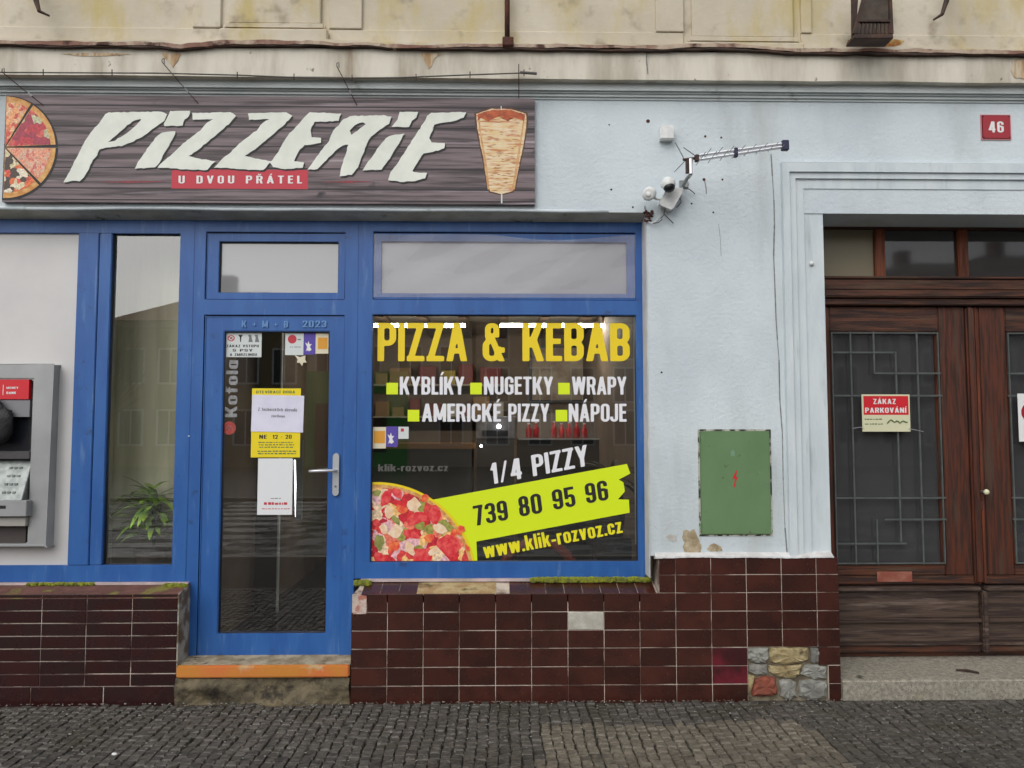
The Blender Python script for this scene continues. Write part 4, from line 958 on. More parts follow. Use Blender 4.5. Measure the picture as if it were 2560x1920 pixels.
# printed kebab
kb = c2([(1205,700),(1300,668),(1420,670),(1512,700),(1515,760),(1505,830),(1490,920),(1460,1060),(1445,1150),(1430,1175),(1360,1192),(1290,1175),(1272,1120),(1255,1000),(1230,880),(1210,770)])
cxk = sum(p[0] for p in kb)/len(kb); cyk = sum(p[1] for p in kb)/len(kb)
build('kebab_outline', pxprism([(cxk+(x-cxk)*1.07, cyk+(y-cyk)*1.03) for x, y in kb], SY-.0008, None), MT['brown'], S_)
build('kebab_meat', pxprism(kb, SY-.0018, None, .7, 8), MT['kebab'], S_)
build('kebab_crust', pxprism(c2([(1215,700),(1300,675),(1420,677),(1505,702),(1500,745),(1440,720),(1400,745),(1340,715),(1280,745),(1235,725),(1212,745)]), SY-.0026, None, .8, 5), MT['kebab_top'], S_)
for sd in (-1, 1):
    e = [(1253+sd*(62-(y-280)*.14), y) for y in (292,330,370,410,450,474)]; w_in = [(x-sd*random.uniform(4,9), y) for x, y in reversed(e)]
    build('kebab_side_browning', MB().prism([pxpoly([(x-sd*1.0, y) for x, y in e]+w_in, SY)], SY-.0022, None), M('side_browning_print', lin(196,140,90), lin(216,180,126), 30, .6), S_)
rs = random.Random(17); ks = MB()
for k in range(90):
    y = rs.uniform(292, 478); half = (62 - (y-280)*.13); x = 1253 + rs.uniform(-half+4, half-18); w = rs.uniform(6, 22)
    if abs(x-1232) > 30 and rs.random() < .4: continue
    ks.prism([pxpoly([(x,y),(x+w*.5,y+rs.uniform(.2,1.6)),(x+w,y+rs.uniform(-1,1)),(x+w*.5,y-rs.uniform(.6,1.4))], SY)], SY-.0024-.00001*k, None)
build('kebab_browning', ks, M('browning_print', lin(176,112,72), lin(196,140,96), 30, .6), S_)
build('skewer', boxpx(1252.5, 484, 1256, 508, SY-.0012, SY-.0002), MT['sticker_white'], S_)
build('skewer', boxpx(1252, 265, 1254, 275, SY-.0032, SY-.0028), MT['white'], S_)
# ================================================================== LETTERING ON THE BIG WINDOW
GYF = FY + .0385
def c3(x, y): return 880+x/2.91, 760+y/2.91
def c4(x, y): return 880+x/2.91, 1060+y/2.91
p = P(1260, 1405, GYF)
L_ = thing('window_lettering', (p.x, GYF, p.z), 'yellow, white and lime vinyl lettering with pizza picture on the big shop window', 'lettering')
def wl(text, a, b, y, hh, mat, conv=c3, y2=None, **kw):
    A, Bp = conv(a, y), conv(b, y if y2 is None else y2)
    return pxletters('lettering', text, A[0], A[1], Bp[0], Bp[1], hh/2.91, GYF, MT[mat], L_, **kw)
wl('PIZZA', 185, 838, 416, 281, 'vinyl_yellow', gap=.05); wl('&', 950, 1112, 416, 281, 'vinyl_yellow'); wl('KEBAB', 1240, 2022, 416, 281, 'vinyl_yellow', gap=.05)
wl('KYBLÍKY', 347, 818, 659, 131, 'vinyl_white', gap=.055); wl('NUGETKY', 960, 1463, 659, 131, 'vinyl_white', gap=.06); wl('WRAPY', 1600, 1998, 659, 131, 'vinyl_white', gap=.05)
wl('AMERICKÉ', 508, 1084, 856, 131, 'vinyl_white', gap=.06); wl('PIZZY', 1137, 1436, 856, 131, 'vinyl_white', gap=.06); wl('NÁPOJE', 1577, 1998, 856, 131, 'vinyl_white', gap=.06)
for (a, b) in ((250,573),(860,573),(1500,573),(405,770),(1482,770)):
    A = c3(a, b); build('square_bullet', boxpx(A[0], A[1], A[0]+29, A[1]+29, GYF-.0001, GYF+.0006), MT['vinyl_lime'], L_)
wl('1/4', 1012, 1240, 440, 150, 'vinyl_white', c4, 396, slant=.08, gap=.1); wl('PIZZY', 1318, 1725, 381, 152, 'vinyl_white', c4, 302, slant=.08, gap=.06)
build('banner', MB().prism([pxpoly([c4(*q) for q in [(590,550),(2000,290),(2025,360),(1940,405),(1975,425),(1985,490),(1935,548),(2015,550),(2020,645),(905,855),(912,1003),(860,1003),(850,900),(790,770),(700,650)]], GYF)], GYF, GYF+.0006), MT['vinyl_lime'], L_)
GY2 = GYF - .0012
def wl2(text, a, ya, b, yb, hh, mat, **kw):
    A, Bp = c4(a, ya), c4(b, yb); return pxletters('lettering', text, A[0], A[1], Bp[0], Bp[1], hh/2.91, GY2, MT[mat], L_, **kw)
wl2('739', 895, 742, 1140, 696, 143, 'print_black', gap=.08, slant=.05); wl2('80', 1222, 676, 1388, 645, 143, 'print_black', gap=.08, slant=.05)
wl2('95', 1468, 626, 1630, 596, 143, 'print_black', gap=.08, slant=.05); wl2('96', 1708, 580, 1870, 550, 143, 'print_black', gap=.08, slant=.05)
wl('www.klik-rozvoz.cz', 965, 1972, 978, 108, 'vinyl_lemon', c4, 790, gap=.07)
wl('klik-rozvoz.cz', 190, 700, 345, 52, 'vinyl_grey', c4, 343, gap=.06, N=20)
pc = c4(180, 1150)
def arc(r, a0, a1, n=30): return [(pc[0]+r*math.cos(R_(a0+(a1-a0)*k/n)), pc[1]-r*math.sin(R_(a0+(a1-a0)*k/n))) for k in range(n+1)]
xl_, yb_ = 928, 1404.5
def clipped(r):
    a0 = math.degrees(math.asin((pc[1]-yb_)/r)); a1 = 180-math.degrees(math.acos(-(xl_-pc[0])/r)); 
    return arc(r, a0, a1) + [(xl_, yb_)]
build('pizza_outline', MB().prism([pxpoly(clipped(250), GYF)], GYF-.0018, None), MT['vinyl_yellow'], L_)
build('pizza_crust', MB().prism([pxpoly(clipped(244), GYF)], GYF-.0028, None), MT['crust'], L_)
build('pizza_picture', MB().prism([pxpoly(clipped(236), GYF)], GYF-.0036, None), MT['pizza_main'], L_)
tp = {'pepper': M('pepper_print', lin(214,30,48), lin(232,92,86), 30, .5), 'tomato': M('tomato_print', lin(226,60,50), lin(240,130,70), 26, .5),
      'cheese': M('cheese_print', lin(240,220,190), lin(232,190,150), 24, .5), 'olive': M('olive_print', lin(158,158,84), lin(120,124,66), 24, .5)}
rs = random.Random(21)
for (x, y, r, k) in ((250,540,75,'pepper'),(330,500,55,'pepper'),(480,680,95,'pepper'),(600,660,70,'pepper'),(430,800,70,'pepper'),(700,890,95,'pepper'),(510,970,90,'pepper'),(200,980,60,'pepper'),(790,770,40,'tomato'),(740,800,40,'tomato'),
     (360,620,48,'tomato'),(180,500,35,'olive'),(200,860,60,'olive'),(320,700,42,'olive'),(640,760,60,'cheese'),(270,640,50,'cheese'),(320,780,60,'cheese'),(450,590,60,'cheese'),(420,900,60,'cheese'),(560,830,45,'tomato'),(300,890,50,'tomato'),(530,540,35,'tomato'),(180,720,36,'pepper'),(230,760,45,'cheese'),(600,920,50,'cheese'),(840,900,30,'tomato')):
    pts = []; 
    sq = rs.uniform(.45, .9); ro = rs.uniform(0, 3)
    for t in range(12):
        a = 2*math.pi*t/12; rr_ = r*rs.uniform(.7, 1.1); u, v = rr_*math.cos(a), rr_*math.sin(a)*sq
        pts.append(c4(x+u*math.cos(ro)-v*math.sin(ro), y+u*math.sin(ro)+v*math.cos(ro)))
    pts = [(max(q[0], 929), min(q[1], 1404)) for q in pts]
    build('pizza_topping', MB().prism([pxpoly(pts, GYF)], GYF-.0042-rs.uniform(0,.0012), None), tp[k], L_)
# ================================================================== STICKERS AND NOTICES
def sheet(name, x0, y0, x1, y1, Y, mat, label, cat, rot=0, group=None):
    a, b, c, d = rectpx(x0, y0, x1, y1, Y); r = thing(name, ((a+b)/2, Y, c), label, cat, group)
    cx, cz = (a+b)/2, (c+d)/2; pts = []
    for x, z in ((a,c),(b,c),(b,d),(a,d)):
        u, v = x-cx, z-cz; pts.append((cx+u*math.cos(rot)-v*math.sin(rot), cz+u*math.sin(rot)+v*math.cos(rot)))
    build('sheet', MB().prism([pts], Y, Y+.0006), MT[mat], r); return r
def lines(par, x0, x1, ys, Y, mat, h=3.0, seed=1, name='small_print'):
    rs = random.Random(seed); m = MB()
    for y in ys:
        x = x0 + rs.uniform(0, 6)
        while x < x1-3:
            w = rs.uniform(3, 9); w = min(w, x1-x); a, b, c, d = rectpx(x, y-h/2*rs.uniform(.6,1.2), x+w, y+h/2, Y); m.prism([[(a,c),(b,c),(b,d),(a,d)]], Y, None); x += w+rs.uniform(1.2, 3.2)
    return build(name, m, MT[mat], par)
DY = FY + .0380
def c5(x, y): return 480+x/2.962, 540+y/2.962
y_ = sheet('opening_hours_poster', 628.5, 971, 751, 1143.5, DY, 'poster_yellow', 'yellow opening hours poster half covered by white paper on the blue glass door', 'poster')
pxletters('poster_lettering', 'OTEVÍRACÍ DOBA', 640, 983.5, 738, 983.5, 7, DY-.0006, MT['green_ink'], y_, gap=.1, N=16)
pxletters('poster_lettering', 'NE', 648, 1097, 667, 1097, 10, DY-.0006, MT['print_black'], y_, gap=.1, N=20)
pxletters('poster_lettering', '12 – 20', 681, 1097, 729, 1097, 10, DY-.0006, MT['print_black'], y_, gap=.1, N=20)
lines(y_, 645, 735, (1106, 1112, 1118), DY-.0006, 'green_ink', 2.6); lines(y_, 642, 742, (1128, 1134), DY-.0006, 'green_ink', 3, 3)
w = sheet('paper_notice', 629, 988, 759, 1080, DY-.003, 'paper', 'white paper notice with two faint lines taped across the yellow poster', 'notice', rot=-.02)
pxletters('notice_lettering', 'Z technických důvodů', 645, 1027, 742, 1029, 8, DY-.0036, MT['faint'], w, gap=.1, N=16)
pxletters('notice_lettering', 'zavřeno', 678, 1043, 712, 1044, 7, DY-.0036, MT['faint'], w, gap=.1, N=16)
cd_ = sheet('white_card', 644, 1146, 731, 1287, DY, 'card', 'white card with a red line of print below the yellow poster on the door', 'card')
lines(cd_, 671, 703, (1246,), DY-.0006, 'faint', 2, 2); lines(cd_, 656, 719, (1259,), DY-.0006, 'sign_red', 6, 5); lines(cd_, 650, 724, (1272,), DY-.0006, 'sign_red', 2, 6)
st = sheet('rules_sticker', *c5(240,862), *c5(515,1045), DY, 'sticker_white', 'pale sticker with red ring and black icons at the top of the door glass', 'sticker')
qx, qy = c5(290, 905); q = P(qx, qy, DY)
ring = [[(q.x+.023*math.cos(t), q.z+.020*math.sin(t)) for t in [2*math.pi*k/20 for k in range(20)]], [(q.x+.016*math.cos(t), q.z+.014*math.sin(t)) for t in [2*math.pi*k/20 for k in range(20)]]]
build('red_ring', MB().prism(ring, DY-.0006, None), MT['sign_red'], st)
build('ring_bar', MB().prism([[(q.x-.014,q.z+.008),(q.x-.010,q.z+.011),(q.x+.014,q.z-.008),(q.x+.010,q.z-.011)]], DY-.0009, None), MT['sign_red'], st)
build('dog_icon', MB().prism([[(q.x-.008,q.z-.006),(q.x-.004,q.z-.006),(q.x+.001,q.z-.002),(q.x+.004,q.z-.006),(q.x+.007,q.z-.006),(q.x+.006,q.z+.003),(q.x+.009,q.z+.006),(q.x+.003,q.z+.007),(q.x-.006,q.z+.003)]], DY-.0007, None), MT['print_black'], st)
A = c5(342, 880); build('cone_icon', MB().prism([pxpoly([A, (A[0]+12, A[1]), (A[0]+8, A[1]+6), (A[0]+7, A[1]+18), (A[0]+5, A[1]+18), (A[0]+4, A[1]+6)], DY)], DY-.0007, None), MT['print_black'], st)
for k in (0, 1):
    A = c5(415+48*k, 880); build('figure_icon', MB().prism([pxpoly([A, (A[0]+8, A[1]), (A[0]+9, A[1]+7), (A[0]+12, A[1]+18), (A[0]+1, A[1]+18), (A[0]+3, A[1]+7)], DY)], DY-.0007, None), MT['faint'], st)
for k, (t_, a, b) in enumerate((('ZÁKAZ VSTUPU', 255, 495), ('S PSY', 300, 450), ('A ZMRZLINOU', 280, 480))):
    A = c5(a, 972+32*k); Bq = c5(b, 972+32*k); pxletters('sticker_lettering', t_, A[0], A[1], Bq[0], Bq[1], 6.5, DY-.0006, MT['print_black'], st, gap=.1, N=16)
c_ = sheet('card_sticker', *c5(690,868), *c5(826,1030), DY, 'sticker_white', 'pale sticker with red disc at the top of the door glass', 'sticker')
qx, qy = c5(742, 912); q = P(qx, qy, DY); build('red_disc', disc(q.x, q.z, .028, DY-.0008, DY-.0002, 20), MT['sign_red'], c_)
lines(c_, c5(780,0)[0], c5(820,0)[0], (c5(0,915)[1],), DY-.0006, 'faint', 3); lines(c_, c5(720,0)[0], c5(810,0)[0], (c5(0,970)[1],), DY-.0006, 'faint', 2, 4)
c_ = sheet('purple_sticker', *c5(829,865), *c5(912,1026), DY, 'purple', 'purple sticker with white figure at the top of the door glass', 'sticker')
def figure3(x, y, w, h, Y, par):
    build('white_figure', MB().prism([pxpoly([(x,y+.15*h),(x+.35*w,y+.3*h),(x+.5*w,y),(x+.65*w,y+.32*h),(x+w,y+.3*h),(x+.7*w,y+.55*h),(x+.95*w,y+.85*h),(x+.6*w,y+h),(x+.3*w,y+.9*h),(x+.1*w,y+h),(x+.3*w,y+.6*h)], Y)], Y-.0006, None), MT['white'], par)
figure3(*c5(838,925), 17, 26, DY, c_)
c_ = sheet('orange_square_sticker', *c5(915,870), *c5(1010,1019), DY, 'cream_s', 'cream sticker with orange square in the corner of the door glass', 'sticker')
build('orange_square', boxpx(*c5(932,900), *c5(1004,985), DY-.0007, DY-.0002), MT['orange'], c_)
c_ = sheet('orange_square_sticker', *c4(152,22), *c4(247,178), GYF, 'cream_s', 'cream sticker with orange square on the edge of the big window', 'sticker')
build('orange_square', boxpx(*c4(160,50), *c4(240,140), GYF-.0008, GYF-.0002), MT['orange'], c_)
c_ = sheet('purple_sticker', *c4(249,18), *c4(334,166), GYF, 'purple', 'blue purple sticker with white figure on the edge of the big window', 'sticker')
figure3(*c4(258,62), 17, 28, GYF, c_)
c_ = sheet('card_sticker', *c4(337,20), *c4(412,108), GYF, 'sticker_white', 'small pale sticker with red mark beside the purple one on the big window', 'sticker')
build('red_disc', boxpx(*c4(355,32), *c4(378,55), GYF-.0008, GYF-.0002), MT['sign_red'], c_)
lt_ = thing('leaf_sticker', P(*c5(810,1110), DY), 'pale leaf shaped sticker just below the other stickers on the door glass', 'sticker')
build('sheet', MB().prism([pxpoly([c5(*q) for q in ((760,1030),(800,1045),(840,1032),(838,1065),(850,1085),(825,1085),(815,1112),(800,1088),(775,1085),(785,1065))], DY)], DY, DY+.0005), MT['cream_s'], lt_)
# upright drink lettering on the door
k_ = thing('drink_lettering', (X(575,1100,DY), DY, Z(1100,575,DY)), 'faded upright drink lettering with round red logo along the edge of the door glass', 'lettering')
mtk = M('faded_vinyl', lin(150,150,150), lin(120,120,122), 40, .6)
A, Bq = P(*c5(333, 1490), DY), P(*c5(327, 1068), DY)
gl = [glyph(c, 26) for c in 'Kofola']; tot = sum(g[0] for g in gl) + .08*5; ln = (Bq-A).length; k = ln/tot; mb = MB(); u = 0
Hh_ = 30*5.18/F
for g in gl:
    mb.add([(A.x - v[1]*Hh_, DY, A.z + (u+v[0])*k) for v in g[1]], g[2]); u += g[0]+.08
build('lettering', mb, mtk, k_)
q = P(*c5(275,1570), DY); build('round_logo', disc(q.x, q.z, .042, DY, DY+.0006, 26), M('logo_red', lin(150,44,40), lin(170,70,60), 40, .5), k_)
build('logo_mark', MB().tube([(q.x-.02,DY-.0006,q.z-.01),(q.x-.008,DY-.0006,q.z+.018),(q.x,DY-.0006,q.z-.014),(q.x+.012,DY-.0006,q.z+.016),(q.x+.022,DY-.0006,q.z-.008)], .0022, 5), mtk, k_)
for k in range(4):
    pass
# ================================================================== THINGS ON THE WALL
# house number plate
hx0, hx1, hz0, hz1 = rectpx(2455, 288, 2526, 347, -.01)
hn = thing('house_number_plate', ((hx0+hx1)/2, -.01, hz0), 'red enamel house number plate 46 above the old entrance door', 'number plate')
build('plate', MB().box(hx0, hx1, -.012, -.001, hz0, hz1), MT['enamel_red'], hn, bevel=.004, seg=2)
build('plate_edge', MB().box(hx0-.005, hx1+.005, -.008, -.002, hz0-.005, hz1+.005), M('pink_plate_edge', lin(206,130,136), rough=.6), hn)
pxletters('number', '46', 2472, 331, 2510, 331, 29, -.0128, MT['white'], hn, gap=.12)
for a, b in ((hx0+.008, hz1-.008), (hx1-.008, hz1-.008), (hx1-.008, hz0+.008), (hx0+.008, hz0+.008)): build('screw', disc(a, b, .0045, -.015, -.011, 8), MT['dark_iron'], hn)
# green meter cabinet
cx0, cx1, cz0_, cz1_ = rectpx(1752, 1078, 1926, 1336, -.012)
cb = thing('meter_cabinet', ((cx0+cx1)/2, 0, cz0_), 'green steel electricity cabinet door with small red bolt set in the pier', 'cabinet')
build('cabinet_frame', bars(MB(), cx0-.012, cx1+.012, cz0_-.012, cz1_+.012, .011, .011, .011, .011, -.003, .02), M('cabinet_gap', lin(58,60,52), lin(178,176,164), 16, .9, .6, 40, lo=.44, hi=.56), cb)
build('cabinet_door', MB().box(cx0, cx1, -.014, .006, cz0_, cz1_), MT['green'], cb, bevel=.004, seg=2)
q = P(1838, 1196, -.015)
s = .055/27
bolt = [(4,-24),(-9,2),(0,0),(-5,24),(-10,18),(-3,28),(2,16),(-2,18),(9,-5),(1,-3),(7,-22)]
build('bolt_symbol', MB().prism([[(q.x+a*s, q.z-b*s) for a, b in bolt]], -.0152, None), MT['red'], cb)
q2 = P(1832, 1132, -.015)
build('emblem', MB().prism([[(q2.x-.012,q2.z-.02),(q2.x+.012,q2.z-.02),(q2.x+.014,q2.z+.005),(q2.x,q2.z+.022),(q2.x-.014,q2.z+.005)]], -.0148, None), M('faded_emblem', lin(112,146,116), rough=.6), cb)
for zz in (cz0_+.05, cz1_-.05): build('hinge', MB().tube([(cx0-.004,-.014,zz-.018),(cx0-.004,-.014,zz+.018)], .005, 8), MT['green'], cb)
build('cabinet_lock', disc(cx1-.02, (cz0_+cz1_)/2+.0, .006, -.017, -.012, 10), MT['zinc'], cb)
# small white box
bx0, bx1, bz0, bz1 = rectpx(1651, 312, 1686, 347, -.06)
jb = thing('wall_box', ((bx0+bx1)/2, 0, bz0), 'small square white plastic box on the wall above the aerial', 'junction box')
build('box_lid', MB().box(bx0, bx1, -.06, -.02, bz0, bz1), MT['white_box'], jb, bevel=.006, seg=2)
build('box_base', MB().box(bx0+.003, bx1-.003, -.0195, 0, bz0+.003, bz1-.003), MT['white_box'], jb, bevel=.002)
# door bell button
q = P(2029, 659, 0); bl = thing('bell_button', (q.x, .006, q.z), 'tiny round white knob on the door surround', 'bell')
build('button', MB().ball((q.x, .0, q.z), .014, .016, .014, 14, 8), MT['white_box'], bl, smooth=True)
build('button_shadow_ring', disc(q.x, q.z-.004, .012, .001, .006, 14), MT['zinc'], bl)
# aerial
AY = -.32
def ap(x, y, Y=AY): 
    return P(1580+x/5.027, 280+y/5.027, Y)
an = thing('tv_aerial', ap(640, 930, 0), 'silver log periodic aerial with dark end caps pointing along the wall', 'antenna')
for (a, b) in (((842,545),(1890,400)), ((848,600),(1895,440))):
    build('boom', MB().tube([ap(*a), ap(*b)], .0095, 8), MT['alu'], an)
ca = (ap(860,572)); cb2 = ap(1885, 422)
for k in range(15):
    t = k/14; c = ca.lerp(cb2, t); Lh = .085*(1-t)+.035
    build('element', MB().tube([(c.x, c.y-Lh, c.z+(.01 if k % 2 else -.01)), (c.x, c.y+Lh*.9, c.z+(.01 if k % 2 else -.01))], .0022, 6), MT['zinc'], an)
def cap(x0, y0, x1, y1, m='navy'):
    a = ap(x0, y1); b = ap(x1, y0); return build('clamp', MB().box(a.x, b.x, AY-.016, AY+.016, a.z, b.z), MT[m], an, bevel=.004)
cap(1880, 360, 1965, 485); cap(1280, 455, 1325, 570); cap(790, 540, 835, 625, 'dark_iron')
build('bracket_bar', MB().tube([ap(640,600), ap(830,575)], .008, 8), MT['dark_iron'], an)
build('reflector_rod', MB().tube([ap(665,610), ap(600,440)+Vector((-.03,-.02,.02))], .003, 6), MT['zinc'], an)
build('reflector_rod', MB().tube([ap(810,560), ap(700,460)+Vector((-.03,-.02,.0))], .003, 6), MT['zinc'], an)
build('reflector_rod', MB().tube([ap(680,600), ap(680,600)+Vector((-.02,.22,0))], .003, 6), MT['zinc'], an)
build('mast', MB().tube([ap(735,590), ap(740,780)], .013, 12), MT['alu'], an)
build('mast_clamp', MB().box(ap(680,620).x, ap(712,620).x, AY-.01, AY+.02, ap(0,760).z, ap(0,600).z), MT['dark_iron'], an)
build('wall_arm', MB().tube([ap(735,790), ap(690,840, -.2), ap(640,930, -.02), ap(630,930, 0)], .011, 10), MT['zinc'], an)
build('wall_plate', MB().box(ap(580,0,0).x, ap(690,0,0).x, -.012, 0, ap(0,950,0).z, ap(0,860,0).z), MT['zinc'], an, bevel=.003)
# cameras and their box
def w4(x, y, Y): return P(1580+x/5.027, 280+y/5.027, Y)
bxm = thing('camera_junction_box', w4(490, 1080, 0), 'tilted grey white mounting box between the two wall cameras', 'junction box')
pts = [w4(x, y, -.07) for x, y in ((425,985),(455,965),(635,955),(645,985),(525,1205),(490,1220),(365,1165),(355,1140))]
build('box', MB().prism([[(p.x, p.z) for p in reversed(pts)]], -.07, -.004), MT['white_box'], bxm, bevel=.005, seg=2)
c1_ = thing('security_camera', w4(450, 900, 0), 'white dome camera with black lens under the aerial bracket', 'camera', 'security cameras on the corner')
q = w4(452, 905, -.13)
Mx = Matrix.Rotation(R_(-12), 3, 'Y') @ Matrix.Rotation(R_(25), 3, 'X')
build('dome_housing', MB().ball(q, .046, .048, .044, 20, 12, Mx, -.35), MT['white_box'], c1_, smooth=True)
build('lens_dome', MB().ball(q + Vector((.004,-.012,-.024)), .036, .038, .032, 18, 12), MT['black'], c1_, smooth=True)
build('neck', MB().tube([q + Vector((0,.02,0)), w4(470, 960, -.06)], .016, 10), MT['white_box'], c1_)
c2_ = thing('security_camera', w4(225, 1030, 0), 'plain white rounded camera turned away beside the tilted box', 'camera', 'security cameras on the corner')
q = w4(222, 1022, -.14)
build('housing', MB().tube([q+Vector((-.018,-.05,-.022)), q+Vector((-.017,-.045,-.021)), q+Vector((.0,0,.0)), q+Vector((.014,.05,.016)), q+Vector((.016,.058,.018))], [.026,.038,.042,.038,.016], 18), MT['white_box'], c2_, smooth=True)
build('lens', MB().ball(q+Vector((-.018,-.052,-.022)), .016, .008, .016, 12, 8), MT['white_box'], c2_, smooth=True)
build('bracket', MB().tube([q+Vector((.01,.03,0)), w4(300, 1090, -.05), w4(360, 1100, -.03)], .009, 8), MT['white_box'], c2_)
cbl = thing('loose_cables', w4(250, 1330, 0), 'tangle of thin loose cables at the corner of the storefront lintel', 'cable')
for k, pts in enumerate(([(355,1075,-.04),(350,1180,-.03),(355,1300,-.02),(300,1370,-.02),(250,1400,-.02),(190,1380,-.01)], [(420,1200,-.04),(400,1280,-.04),(460,1340,-.03),(520,1400,-.02)], [(360,1340,-.03),(400,1290,-.04),(420,1230,-.05),(380,1210,-.05)],
                         [(640,960,-.03),(720,970,-.03),(760,1000,-.02),(790,1030,-.01)], [(600,1080,-.02),(620,1130,-.03),(590,1170,-.02),(560,1200,-.01)], [(170,1240,-.02),(160,1200,-.02),(165,1180,-.01)], [(260,1400,-.02),(330,1390,-.03),(380,1350,-.03)])):
    build('cable', MB().tube([w4(*q) for q in pts], .0035 if k < 2 else .0028, 6), MT['vinyl_grey'] if k else MT['white_box'], cbl)
rs = random.Random(8); m = MB()
for k in range(26): 
    q = w4(215+rs.uniform(-60,50), 1310+rs.uniform(-60,60), -.01+rs.uniform(-.01,.01)); m.ball(q, rs.uniform(.005,.013), .008, rs.uniform(.005,.012), 6, 4)
build('burnt_foam', m, MT['rust'], cbl)
# spike line and sign stays along the cornice
sp = thing('cornice_wire', P(670, 185, -.26), 'thin wire with little upright clips running along the cornice above the sign', 'wire')
wy = -.16
wp = [(-150,180),(0,181),(200,182),(400,183),(600,188),(800,196),(1000,194),(1150,188),(1290,183),(1335,181)]
build('wire', MB().tube([P(x, y, wy) for x, y in wp], .0042, 6), MT['vinyl_grey'], sp)
build('wire_end', MB().tube([P(1300, 181, wy), P(1342, 184, wy)], .009, 8), MT['vinyl_grey'], sp)
for (x, y) in ((108,181),(280,182),(593,188),(735,192),(880,195),(1040,193),(1175,187),(1310,182)):
    build('clip', MB().tube([P(x, y-8, wy-.002), P(x, y+8, wy-.002)], .0032, 6), MT['dark_iron'], sp)
for (a, b, lab) in (((5,180),(108,263),'thin steel stay rod slanting to the pizza end of the sign'), ((405,155),(495,258),'thin steel stay rod slanting to the sign above its second letter'), ((842,165),(892,262),'thin steel stay rod slanting to the sign above its later letters')):
    A, Bq = P(a[0], a[1], -.17), P(b[0], b[1], SY-.003)
    t_ = thing('sign_stay', A, lab, 'stay rod', 'stay rods of the shop sign')
    build('rod', MB().tube([A, A.lerp(Bq, .5)+Vector((0,0,-.002)), Bq], .0028, 6), MT['dark_iron'], t_)
    build('turnbuckle', MB().tube([A.lerp(Bq, .62), A.lerp(Bq, .72)], .006, 8), MT['alu'], t_)
    build('hook', MB().tube([A, A+Vector((0,0,.018)), A+Vector((.012,0,.022)), A+Vector((.014,0,-.01))], .0028, 6), MT['vinyl_grey'], t_)
t_ = thing('sign_stay', P(1297,160,-.17), 'thin upright steel rod at the kebab end of the sign', 'stay rod', 'stay rods of the shop sign')
build('rod', MB().tube([P(1297,160,-.17), P(1297,215,-.09), P(1297,246,-.06)], .0028, 6), MT['dark_iron'], t_)
# ironwork on the upper wall
pp = thing('iron_pipe', P(1268, 112, -.2), 'rusty brown iron pipe standing on the cornice above the sign', 'pipe')
build('pipe', MB().tube([P(1268,95,-.14), P(1268,0,-.14), P(1268,0,-.14)+Vector((0,0,.8))], .0165, 12), MT['rust'], pp, smooth=True)
build('foot', MB().box(P(1256,100,-.17).x, P(1284,100,-.17).x, -.170, -.09, P(1268,114,-.17).z+.003, P(1268,92,-.17).z+.003), MT['rust'], pp, bevel=.005)
for pts, lab in (([(80,-60),(90,0),(98,28),(124,40)], 'bent rusty iron hook on the cream wall above the pizza end of the sign'), ([(2378,-60),(2367,0),(2355,36),(2333,50)], 'bent rusty iron hook on the cream wall above the house number')):
    h = thing('iron_hook', P(*pts[2], -.24), lab, 'hook', 'iron hooks on the upper wall')
    build('flat_bar', MB().tube([P(*pts[0], UY-.01), P(*pts[1], -.26), P(*pts[2], -.27)], [.018,.016,.011], 8), MT['dark_iron'], h)
    build('tip', MB().tube([P(*pts[2], -.27), P(*pts[3], -.25)], [.010,.006], 8), MT['dark_iron'], h)
# slatted iron basket
bk = thing('iron_basket_bracket', P(2185, 97, -.3), 'dark rusty slatted iron basket bracket on the cream wall over the old entrance', 'bracket')
def bp(x, y, Y): return P(1560+x/2.212, y/2.212, Y)
y0b, y1b = -.42, -.2
def trap(xa, xb, ya, xc, xd, yc, Y0, Y1):
    a = [bp(xa,ya,Y0), bp(xb,ya,Y0)]; c = [bp(xc,yc,Y0), bp(xd,yc,Y0)]; D3 = Vector((0, Y1-Y0, 0))
    return MB().hexa([a[0], a[1], a[1]+D3, a[0]+D3, c[0], c[1], c[1]+D3, c[0]+D3])
build('back_plate', trap(1285,1478,200,1372,1468,-150,-.235,-.225), M('brown_iron_plate', lin(84,74,62), lin(60,48,40), 10, .7), bk)
build('bottom_box', trap(1268,1492,212,1276,1488,185,-.34,-.23), MT['dark_iron'], bk, bevel=.004)
for k in range(9):
    u = k/8; xa = 1290+u*178
    build('slat', trap(xa-5, xa+5, 184, 1300+u*166-4, 1300+u*166+4, 118, -.335, -.325), MT['dark_iron'], bk)
build('slat_rail', trap(1296,1474,119,1300,1472,108,-.345,-.32), MT['dark_iron'], bk)
build('side_bar', trap(1266,1290,184,1360,1376,-150,-.34,-.32), MT['dark_iron'], bk)
build('side_bar', trap(1474,1492,184,1462,1476,-150,-.34,-.32), MT['dark_iron'], bk)
build('left_post', trap(1264,1282,205,1262,1300,-100,-.26,-.24), MT['dark_iron'], bk)
rust_st = M('rust_stain', lin(190,166,110), lin(150,94,38), 9, .9, lo=.34, hi=.56, stain=lin(84,52,32), sscale=14, slo=.55, shi=.68)
build('rust_stain', MB().prism([pxpoly([(2118,100),(2140,98),(2190,97),(2238,98),(2262,102),(2250,112),(2228,118),(2215,126),(2190,120),(2170,124),(2150,114),(2128,110)], UY-.016)], UY-.0165, None), rust_st, B)
fs_m = M('fascia_rust_run', lin(190,166,134), lin(160,128,94), 12, .9, stretch=(2,1,.5), stain=lin(196,184,162), sscale=10, sstretch=(3,1,.4), slo=.5, shi=.62)
